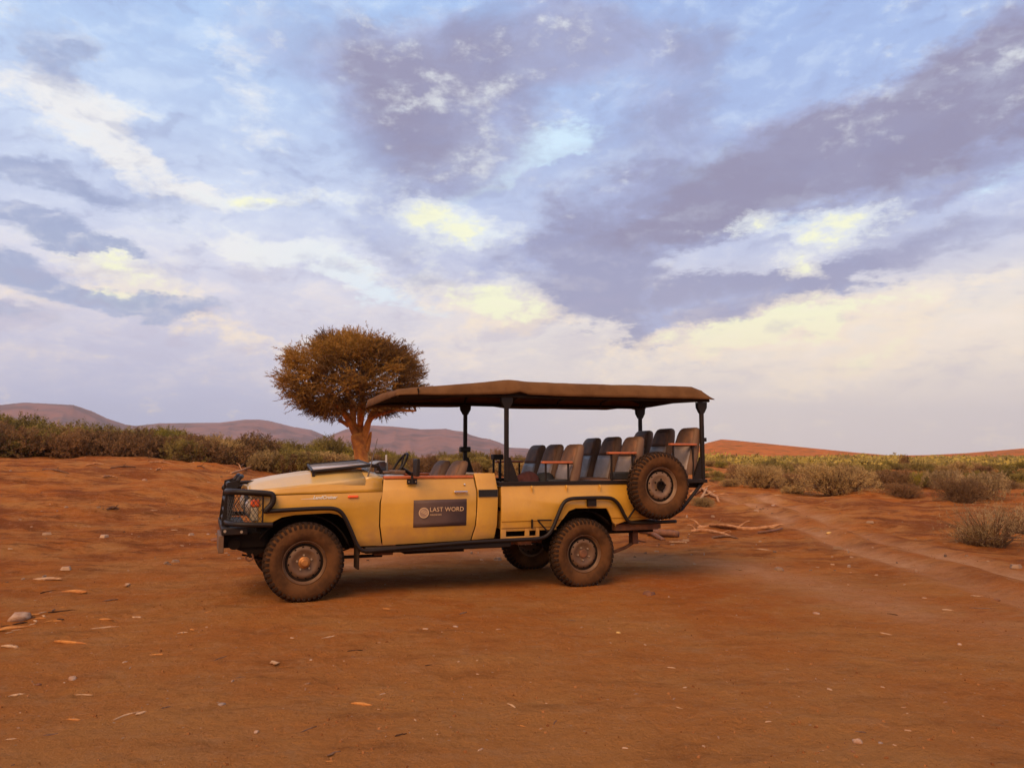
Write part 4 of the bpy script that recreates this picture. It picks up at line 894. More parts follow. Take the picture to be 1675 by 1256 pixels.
limbs = [([(585, 716, 0), (575, 697, -.1), (567, 679, -.2), (556, 664, -.3), (533, 655, -.5), (505, 650, -.7)], [.13, .105, .09, .075, .05, .03]),
         ([(587, 718, .0), (579, 692, .15), (577, 668, .3), (572, 648, .5), (560, 625, .8)], [.11, .10, .085, .06, .035]),
         ([(590, 722, 0), (590, 698, .1), (588, 672, .1), (592, 650, .2), (600, 620, .1)], [.11, .10, .09, .07, .035]),
         ([(593, 726, 0), (598, 702, -.1), (603, 684, -.2), (620, 677, -.3), (645, 669, -.4), (680, 672, -.5)], [.12, .105, .09, .07, .05, .025]),
         ([(604, 684, -.2), (612, 670, -.1), (628, 655, .2), (650, 640, .5)], [.09, .08, .06, .03]),
         ([(567, 679, -.2), (560, 660, .1), (540, 640, .4), (515, 622, .7)], [.08, .07, .05, .03]),
         ([(590, 695, 0), (592, 668, -.5), (590, 645, -.9), (585, 622, -1.2)], [.09, .08, .05, .03]),
         ([(576, 690, .1), (560, 672, .7), (545, 655, 1.2), (530, 640, 1.6)], [.09, .07, .05, .03])]
nodes = []
for i, (pp, rr) in enumerate(limbs):
    pts = [T(*p) for p in pp]; limb('branch', pts, rr, M['bark'], tree, 9, .05, i+2)
    nodes += [p for p in gnarl(pts, .05, i+2, 1)[len(pts)//2:]]
limb('broken_stub', [T(571, 696), T(563, 691), T(554, 687)], [.09, .06, .045], M['bark'], tree, 8, .01, 30)
limb('broken_stub', [T(599, 738), T(604, 722), T(607, 706)], [.10, .06, .03], M['bark'], tree, 8, .01, 31)
# crown: boughs reach targets spread through a flattened dome, each ends in sprays of fine leafy twigs
cc0 = T(576, 622)
def crown_surface(dirv):
    d = Vector(dirv).normalized(); up = 1.27 if d.z > 0 else 1.10
    rad = 1/math.sqrt((d.x/2.22)**2+(d.y/2.1)**2+(d.z/up)**2)
    return rad*(1+.10*noise.noise(d*2.3+Vector((4, 4, 4)))+.05*noise.noise(d*6))
twigs = MB(); LV = []; 
nl_rng = random.Random(11)
sprays = []
for k in range(980):
    while True:
        d = Vector((nl_rng.gauss(0, 1), nl_rng.gauss(0, 1), nl_rng.gauss(0, 1)));
        if d.length > .1: break
    d.normalize(); rad = crown_surface(d)*(.58+.37*nl_rng.random()**.55)
    tgt = cc0 + d*rad
    if tgt.z < cc0.z-.46-.12*nl_rng.random() and math.hypot(tgt.x-cc0.x-.1, tgt.y-cc0.y) < .85: continue
    sprays.append((tgt, d))
    nd = min(nodes, key=lambda p: (p-tgt).length+nl_rng.random()*.3)
    mid = nd.lerp(tgt, .5)+Vector((nl_rng.gauss(0, .12), nl_rng.gauss(0, .12), -.10+nl_rng.gauss(0, .06)))
    if k % 2 == 0: twigs.tube([nd, mid, tgt], [.026, .016, .007], 4, 1, cap=False)
twigs.obj('boughs', M['twig'], tree)
def leaf_tris(P, Dv, n, ln, wd, spread):
    """n slim leaf triangles scattered along a twig from P in direction Dv"""
    out = []
    for _ in range(n):
        t_ = nl_rng.random(); b = P+Dv*t_
        u = Vector((nl_rng.gauss(0, 1), nl_rng.gauss(0, 1), nl_rng.gauss(0, 1)))*spread+Dv.normalized()
        u.normalize(); v = u.orthogonal().normalized(); v = Matrix.Rotation(nl_rng.random()*6.28, 3, u) @ v
        l_ = ln*(.6+.8*nl_rng.random()); out.append((b-v*wd, b+v*wd, b+u*l_))
    return out
tris = []; tint = []
for tgt, d in sprays:
    tn = .5+1.3*noise.noise(tgt*1.3)
    for j in range(11):
        u = (d*.8+Vector((nl_rng.gauss(0, .75), nl_rng.gauss(0, .75), nl_rng.gauss(0, .34)+.05))).normalized()
        ln = .20+.22*nl_rng.random(); e_ = u*ln; e_.z += .05
        if d.z < -.2: e_.z -= .10*nl_rng.random()
        s_ = tgt + Vector((nl_rng.gauss(0, .10), nl_rng.gauss(0, .10), nl_rng.gauss(0, .07)))
        tt = leaf_tris(s_, e_, 16, .085, .0095, .55); tris += tt
        tris.append((s_, s_+Vector((0, .008, .008)), s_+e_*1.08)); 
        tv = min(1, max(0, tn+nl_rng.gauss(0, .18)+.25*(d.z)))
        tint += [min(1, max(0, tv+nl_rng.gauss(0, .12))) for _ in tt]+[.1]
def tri_mesh(name, tris, tint):
    v = np.array([[tuple(p) for p in t_] for t_ in tris], dtype=np.float32).reshape(-1, 3); n_ = len(tris)
    me = bpy.data.meshes.new(name); me.vertices.add(n_*3); me.vertices.foreach_set('co', v.ravel()); me.loops.add(n_*3)
    me.loops.foreach_set('vertex_index', np.arange(n_*3, dtype=np.int32)); me.polygons.add(n_); me.polygons.foreach_set('loop_start', np.arange(0, n_*3, 3, dtype=np.int32)); me.update(calc_edges=True)
    fattr(me, 'tint', np.repeat(np.array(tint), 3)); return me
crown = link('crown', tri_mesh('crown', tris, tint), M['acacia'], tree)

# ------------------------------------------------------------------ bushes
def bush_mesh(seed, R, H, ntw, nleaf, dome=1.0, ln=.09, wd=.022, upr=.5):
    rg = random.Random(seed); tr_ = []; ti = []; st_ = MB()
    lobes = [(rg.uniform(-.5, .5)*R, rg.uniform(-.5, .5)*R, rg.uniform(.65, 1.0)*H, rg.uniform(.45, .8)*R) for _ in range(6)]
    for k in range(ntw):
        lx, ly, lh, lr = rg.choice(lobes)
        a = rg.random()*6.283; q = math.sqrt(rg.random()); zf = rg.random()**.7
        rr_ = lr*math.sqrt(max(.05, 1-(zf*.95)**2))*(.75+.3*rg.random()) if rg.random() < .7 else lr*q*.8
        tip = Vector((lx+cos(a)*rr_, ly+sin(a)*rr_, lh*zf*dome*(.9+.15*rg.random())+.03))
        base = Vector((lx*.3+rg.gauss(0, .06)*R, ly*.3+rg.gauss(0, .06)*R, 0)); 
        if k % 4 == 0:
            mid = base.lerp(tip, .5)+Vector((0, 0, .1*H)); st_.tube([base, mid, tip], [.014, .009, .003], 3, 0, cap=False)
        d = (tip-Vector((lx*.5, ly*.5, 0))).normalized()*.6+Vector((rg.gauss(0, .5), rg.gauss(0, .5), upr+rg.gauss(0, .35))); d.normalize()
        L1 = (.20+.22*rg.random())*H*.6; tv = .5+.9*noise.noise(tip*1.6+Vector((seed, 0, 0)))
        for _ in range(nleaf):
            b = tip+d*L1*(rg.random()-.35)+Vector((rg.gauss(0, .05), rg.gauss(0, .05), rg.gauss(0, .05)))*H*.5
            u = (Vector((rg.gauss(0, 1), rg.gauss(0, 1), rg.gauss(0, 1)))*.8+d).normalized(); v = (Matrix.Rotation(rg.random()*6.28, 3, u) @ u.orthogonal()).normalized()
            l_ = ln*(.5+rg.random()); w_ = wd*(.6+.8*rg.random())
            if b.z < .01: b.z = .01+.05*rg.random()
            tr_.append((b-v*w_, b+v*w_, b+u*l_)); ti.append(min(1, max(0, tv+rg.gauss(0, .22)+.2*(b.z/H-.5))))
    return tri_mesh('foliage', tr_, ti), st_.mesh('stems')
KINDS = {}
for key, cfg in {'dense': (1.5, 1.7, 560, 18, 1., .10, .020, .5), 'round': (1.2, 1.3, 460, 18, 1., .095, .019, .4), 'wide': (1.8, 1.2, 560, 17, .95, .10, .019, .45),
                 'spiky': (1.0, 1.4, 360, 9, 1., .15, .016, .9), 'low': (1.1, .7, 360, 9, .9, .10, .022, .5), 'fine': (.8, .75, 900, 14, 1., .055, .0045, .9), 'wisp': (.85, .75, 520, 7, 1., .060, .0040, .9)}.items():
    KINDS[key] = [bush_mesh(hash(key) % 1 + i*13+len(key)*7+ord(key[0]), *cfg) for i in range(2 if key not in ('fine', 'wisp') else 1)]
cache = {}
def bush(key, leaf, loc, sc, sz=None, label='', group=None, rz=None, name='thorn_bush', var=None):
    va = var if var is not None else rng.randrange(len(KINDS[key])); fm, sm = KINDS[key][va]
    if (key, va, leaf) not in cache:
        f2 = fm.copy(); f2.materials.clear(); f2.materials.append(LEAF[leaf]); s2 = sm.copy(); s2.materials.clear(); s2.materials.append(M['twig']); cache[(key, va, leaf)] = (f2, s2)
    f2, s2 = cache[(key, va, leaf)]
    e = emp(name, loc, rng.random()*6.28 if rz is None else rz); e.scale = (sc, sc, sz or sc)
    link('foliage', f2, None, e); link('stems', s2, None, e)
    return props(e, label, 'bush', group)
def at_az(px, r):
    a = azel(px, 740)[0]; x, y = r*sin(a), r*cos(a); return Vector((x, y, hgt(x, y)-.04))
def ordinal(n): return '%d%s' % (n, {1: 'st', 2: 'nd', 3: 'rd'}.get(n % 10 if n % 100 not in (11, 12, 13) else 0, 'th'))
# dense belt on the left (rows from the clearing edge backwards)
def belt(n, x0, x1, r0, r1, s0, s1, keys, leaves, label, group, hz=None):
    for k in range(n):
        px = x0+(x1-x0)*(k+rng.uniform(.1, .9))/n; t_ = (px-x0)/(x1-x0)
        rad = rng.uniform(r0(t_), r1(t_)) if callable(r0) else rng.uniform(r0, r1); sc = rng.uniform(s0, s1)*(1.0 if hz is None else hz(t_))
        lf = rng.choice(leaves)
        lb = '%s bush, %s from the left %s' % ({'brown': 'brown', 'olive': 'olive', 'green': 'green', 'khaki': 'khaki', 'grey': 'pale'}[lf], ordinal(k+1), label)
        bush(rng.choice(keys), lf, at_az(px, rad), sc, sc*rng.uniform(.85, 1.1), lb, group)
belt(26, -120, 330, 41, 45, .85, 1.05, ['wide', 'round', 'dense'], ['brown', 'olive', 'brown'], 'in the front row of the left thicket', 'front bushes of the left thicket')
belt(26, -140, 340, 46, 52, 1.15, 1.4, ['dense', 'wide'], ['olive', 'green', 'olive'], 'in the second row of the left thicket', 'back bushes of the left thicket', lambda t_: 1.12-.52*t_)
belt(22, -140, 340, 54, 62, 1.3, 1.55, ['dense'], ['green', 'olive'], 'along the top of the left thicket', 'crowning bushes of the left thicket', lambda t_: 1.12-.55*t_)
belt(20, 300, 560, 36, 40, .62, .85, ['round', 'wide', 'dense'], ['olive', 'brown', 'khaki'], 'at the clearing edge above the bonnet', 'bushes beyond the truck bonnet')
belt(18, 320, 600, 44, 52, .72, .95, ['dense', 'round'], ['green', 'olive'], 'in the row behind the acacia trunk', 'bushes behind the acacia')
belt(22, 560, 880, 32, 38, .45, .65, ['round', 'wide', 'spiky'], ['olive', 'khaki', 'brown'], 'in the near row seen through the truck', 'near bushes seen through the truck')
belt(20, 580, 900, 42, 54, .45, .65, ['dense', 'round'], ['green', 'olive'], 'in the far row seen through the truck', 'far bushes seen through the truck')
belt(16, 860, 1180, 34, 60, .38, .55, ['round', 'low', 'wide'], ['olive', 'khaki', 'green'], 'in the row behind the truck seats', 'bushes behind the truck seats')
# right plain: lower, paler scrub
belt(26, 1160, 1720, 29, 37, .28, .50, ['low', 'fine', 'wide', 'fine', 'round'], ['khaki', 'grey', 'khaki', 'brown', 'khaki'], 'in the nearest row of right-hand scrub', 'nearest line of the right scrub')
belt(34, 1150, 1740, 38, 56, .36, .58, ['wide', 'round', 'low'], ['khaki', 'olive', 'brown'], 'in the middle row of right-hand scrub', 'middle of the right scrub')
belt(36, 1150, 1760, 58, 95, .42, .65, ['wide', 'round'], ['green', 'olive', 'khaki'], 'in the far row of right-hand scrub', 'far side of the right scrub')
def single(px, py, key, leaf, sc, label, sz=None, name='thorn_bush', rz=0.3):
    return bush(key, leaf, on_ground(px, py)-Vector((0, 0, .03)), sc, sz, label, rz=rz, name=name, var=0)
single(1622, 893, 'wisp', 'grey', .82, 'fine pale dry bush standing alone by the ruts at the right edge', .95, 'dry_bush')
single(1672, 872, 'wisp', 'brown', .75, 'small brown bush cut by the right edge behind the fine dry bush', .7, 'dry_bush')
single(1590, 890, 'wisp', 'khaki', .5, 'small sparse tuft against the left foot of the fine dry bush', .5, 'dry_bush')
single(1388, 788, 'round', 'brown', .52, 'dark rounded bush in the middle of the pale right-hand scrub', .6)
single(1440, 798, 'round', 'brown', .55, 'dark bush in front of khaki scrub right of the rounded dark bush', .55)
single(1503, 796, 'spiky', 'green', .42, 'small dark green bush between pale patches of right scrub', .42)
single(1180, 765, 'round', 'green', .6, 'green-yellow bush standing just right of the rear canopy post', .55)
single(1262, 765, 'spiky', 'olive', .6, 'thin bush poking above scrub under the red hill', .7)
single(1478, 766, 'spiky', 'brown', .6, 'little dark tree-shaped bush above the scrub towards the saddle', .85)
single(1202, 788, 'spiky', 'brown', .45, 'brown upright shrub at the scrub edge behind the truck', .55)
single(1245, 797, 'fine', 'khaki', 1.2, 'pale grey-green bush at the scrub edge right of the brown shrub', 1.1)
single(1300, 797, 'fine', 'brown', .9, 'brown sparse low shrub on the red bank right of the truck', .7)
single(1372, 808, 'fine', 'khaki', 1.8, 'broad pale bush at the front edge of scrub below the dark rounded bush', 1.3)
single(1478, 813, 'fine', 'brown', .8, 'small dark shrub alone on the red bank in the right scrub', .6)
single(1575, 822, 'fine', 'brown', 1.0, 'brown straggly shrub at the foot of the right scrub', .9)
single(1610, 815, 'wide', 'grey', .42, 'wide grey-brown dry bush at the front of the far right scrub', .7)
single(1545, 800, 'wide', 'grey', .40, 'greyish dry bush left of the widest dry bush at right', .65)
single(348, 750, 'round', 'olive', .85, 'dark green rounded bush standing out at the clearing edge left of the truck', .8)
single(300, 748, 'low', 'green', .40, 'tiny green bush on the bare ground in front of the left thicket', .5)
single(420, 762, 'dense', 'brown', .95, 'large brown bush bulging into the clearing above the dead branches', .9)
single(487, 772, 'wide', 'olive', .85, 'broad olive bush just above the truck bonnet front', .75)
single(700, 778, 'spiky', 'brown', .55, 'dark brown upright bush behind the truck mirror', .62)
single(810, 770, 'spiky', 'brown', .45, 'thin bare shrub between the two front canopy posts', .7, 'bare_shrub')
single(1150, 828, 'fine', 'khaki', .45, 'small pale grass tuft beside the dead roots behind the truck', .35, 'grass_tuft')
# far scrub on the right plain: one uncountable mass
tr_ = []; ti = []
for k in range(1500):
    a = rng.uniform(azel(1080, 740)[0], azel(1800, 740)[0]); rad = 90*(5.2**rng.random()); x, y = rad*sin(a), rad*cos(a); z = hgt(x, y)
    R_ = rng.uniform(.8, 2.2); H_ = rng.uniform(.5, 1.5); tv = rng.random()
    for j in range(34):
        aa = rng.random()*6.28; zf = rng.random(); q = R_*math.sqrt(1-zf*zf)*(.6+.4*rng.random())
        p = Vector((x+cos(aa)*q, y+sin(aa)*q, z+H_*zf)); u = Vector((rng.gauss(0, 1), rng.gauss(0, 1), rng.gauss(0, 1))).normalized(); v = u.orthogonal().normalized()
        tr_.append((p-v*.16, p+v*.16, p+u*.38)); ti.append(min(1, max(0, tv+rng.gauss(0, .2))))
M['scrub'] = mat('far_scrub', (.17, .115, .018), .9, tint=(.44, .29, .045), trans=.2)
props(link('far_scrub', tri_mesh('far_scrub', tr_, ti), M['scrub']), 'yellow-green scrub covering the plain in front of the red hill', kind='stuff')

# ------------------------------------------------------------------ dead wood
def dead_branch(name, pts, rads, label, forks=(), m=None, dz=.0, seed=0, cat='dead branch', grp=None):
    """pts are photo pixels whose lines of sight meet the ground; last number of each is height above it"""
    W_ = []
    for px, py, h in pts: p = on_ground(px, py); W_.append(p+Vector((0, 0, h*.6)))
    rads = [r_*.78 for r_ in rads]; forks = [(a_, (b_[0], b_[1], b_[2]*.45), c_, d_*.8) for a_, b_, c_, d_ in forks]
    o0 = W_[0].copy(); P = gnarl([p-o0 for p in W_], rads[0]*.6, seed, 2); R = np.interp(np.linspace(0, 1, len(P)), np.linspace(0, 1, len(rads)), rads)
    R = [r_*(1+.25*noise.noise(p*9)) for r_, p in zip(R, P)]
    mb = MB(); mb.tube(P, R, 7)
    for idx, dv, ln, r_ in forks:
        b = P[int(idx*(len(P)-1))]; d = Vector(dv).normalized(); mb.tube(gnarl([b, b+d*ln*.35+Vector((0, 0, -.02)), b+d*ln*.7+Vector((.03, .02, .03)), b+d*ln], .035, seed+idx*7, 2), list(np.interp(np.linspace(0, 1, 16), [0, .5, 1], [r_, r_*.75, r_*.4])), 6)
    o = mb.obj(name, m or M['deadwood'], None, True); o.location = o0; return props(o, label, cat, grp)
dead_branch('dead_branch', [(1142, 866, .04), (1175, 862, .07), (1215, 867, .06), (1250, 866, .05), (1281, 865, .14)], [.05, .06, .05, .045, .015], 'longest twisted dead branch of the pile right of the rear wheel', [(.2, (-.4, .2, .5), .35, .03), (.45, (.6, .2, .5), .4, .03), (.75, (.6, -.3, .25), .35, .02)], seed=1)
dead_branch('dead_branch', [(1131, 871, .03), (1152, 868, .06), (1178, 873, .04), (1196, 878, .02)], [.04, .045, .035, .012], 'forked dead branch at the left end of the pile right of the rear wheel', [(.3, (-.6, 0, .6), .25, .025), (.6, (.5, -.5, .1), .3, .02)], seed=2)
dead_branch('dead_branch', [(1160, 863, .10), (1180, 864, .12), (1205, 867, .08)], [.03, .035, .015], 'short curved branch on top of the dead wood pile', [(.4, (.3, .2, .6), .2, .015)], seed=3)
dead_branch('dead_branch', [(1240, 873, .03), (1262, 871, .06), (1281, 866, .03)], [.035, .03, .012], 'red-brown root ending the dead wood pile at its right', [], M['rust'], seed=4)
dead_branch('dead_branch', [(1165, 880, .02), (1190, 877, .03), (1207, 881, .02)], [.025, .03, .012], 'dark knotted stick in front of the dead wood pile', [], M['w_brown'], seed=5)
dead_branch('dead_branch', [(1095, 887, .02), (1115, 888, .03), (1123, 889, .03)], [.02, .024, .014], 'short pale stick lying between the truck rear and the wood pile', [], M['w_pale'], seed=6)
dead_branch('dead_root', [(1132, 810, .03), (1145, 805, .2), (1165, 812, .16), (1178, 822, .04)], [.10, .11, .07, .03], 'bulky weathered root behind the rear of the truck', [(.3, (.5, 0, .5), .5, .05), (.5, (-.3, -.5, .2), .5, .05), (.7, (.7, -.3, .1), .5, .04)], seed=7, cat='dead wood')
dead_branch('dead_root', [(1140, 826, .02), (1150, 815, .15), (1158, 803, .25)], [.06, .05, .02], 'forked stick leaning on the root behind the truck', [(.5, (.5, .1, .4), .4, .03)], M['w_pale'], seed=8, cat='dead wood')
dead_branch('log', [(1046, 872, .12), (1066, 876, .08), (1085, 884, .03)], [.07, .06, .045], 'orange-brown log slanting down just behind the rear wheel', [], M['rust'], seed=9, cat='log')
dead_branch('log', [(1060, 876, .14), (1085, 878, .12), (1110, 879, .10)], [.08, .09, .085], 'thick rust-coloured log end under the rear of the truck', [], M['rust'], seed=10, cat='log')
dead_branch('dead_branch', [(378, 775, .04), (398, 771, .12), (420, 765, .25), (437, 762, .30)], [.05, .05, .035, .01], 'long thin dead branch lying beyond the bull bar by the bushes', [(.35, (-.3, .3, .5), .6, .03), (.6, (.7, 0, .0), .6, .025)], seed=11)
dead_branch('dead_branch', [(392, 766, .10), (405, 762, .30), (420, 764, .10)], [.05, .045, .02], 'arched dead branch above the long thin one beyond the bull bar', [], M['w_brown'], seed=12)
for i_, (x0, y0, x1, y1, lb) in enumerate(((140, 762, 170, 760, 'far stick lying left of centre in front of the thicket'), (70, 769, 112, 775, 'long grey stick on the far ground at left'), (245, 757, 285, 760, 'low dead branch lying in front of the thicket'), (180, 766, 222, 765, 'thin stick on the far ground below the thicket'), (168, 781, 192, 782, 'short broken stick on the far left ground'), (175, 834, 195, 833, 'dark stick on the red slope at mid left'), (255, 770, 265, 769, 'dark stump of wood on the far ground'), (322, 764, 335, 766, 'dark lump of wood near the clearing edge'))):
    dead_branch('fallen_stick', [(x0, y0, .04), ((x0+x1)/2, (y0+y1)/2-1, .09), (x1, y1, .03)], [.035, .04, .015], lb, [(.5, (.4, -.3, .3), .3, .02)], M['w_brown' if i_ % 2 else 'deadwood'], seed=20+i_, cat='stick')

# ------------------------------------------------------------------ wood chips and stones lying on the dirt
def chip_mesh(seed, ln, wd, th, pointy=.4, bend=.08):
    rg = random.Random(seed); mb = MB(); rings_ = []; n_ = 6
    for i_ in range(n_+1):
        t_ = i_/n_; x = (t_-.5)*ln; w_ = wd/2*(1-pointy*abs(2*t_-1)**1.6)*rg.uniform(.6, 1.3); h_ = th/2*(1-.5*pointy*abs(2*t_-1)**2)*rg.uniform(.8, 1.1)
        if i_ in (0, n_): w_ *= .35+.4*rg.random(); h_ *= .6; x += rg.uniform(-.06, .06)*ln
        oy = bend*ln*sin(t_*pi)*1.0+rg.uniform(-.18, .18)*wd; oz = th/2
        rings_.append([(x+rg.uniform(-.02, .02)*ln, oy+w_*cos(a)*rg.uniform(.85, 1.1), oz+h_*sin(a)) for a in np.linspace(0, 2*pi, 7, endpoint=False)])
    mb.loft(rings_, True, True); return mb.mesh('chip')
def stone_mesh(seed, r_, fl=.6):
    bm = bmesh.new(); bmesh.ops.create_icosphere(bm, subdivisions=2, radius=r_); off = Vector((seed*3.1, 0, 0))
    for v in bm.verts:
        d = v.co.normalized(); k_ = 1+.45*noise.noise(d*1.3+off)+.15*noise.noise(d*3+off); v.co = Vector((v.co.x*k_*1.25, v.co.y*k_, v.co.z*k_*fl+r_*fl*.55))
    me = bpy.data.meshes.new('stone'); bm.to_mesh(me); bm.free(); return me
def debris(i_, px, py, L, ang, kind, m, label, thick=None, grp=None):
    p = on_ground(px, py); dist = math.sqrt(p.x**2+p.y**2); u = L/FPX*dist     # real length
    if kind == 's': me = stone_mesh(i_, u/2.7, thick or .6); nm, cat = 'stone', 'stone'
    elif kind == 'k': me = chip_mesh(i_, u*.95, u*.10, u*.08, .35, .07); nm, cat = 'stick', 'stick'
    else: me = chip_mesh(i_, u*.95, u*(thick or .28), u*.11, .6, .07); nm, cat = 'wood_chip', 'wood chip'
    fore = max(.18, (EYE)/dist)           # foreshortening of a lying length
    a = math.atan2(-sin(radians(ang))/fore, cos(radians(ang))) if kind != 's' else i_
    me.shade_smooth() if kind == 's' else None
    o = link(nm, me, M[m]); o.location = p-Vector((0, 0, u*.03 if kind != 's' else u*.10)); o.rotation_euler = (rng.uniform(-.06, .06), rng.uniform(-.05, .05), a); return props(o, label, cat, grp)
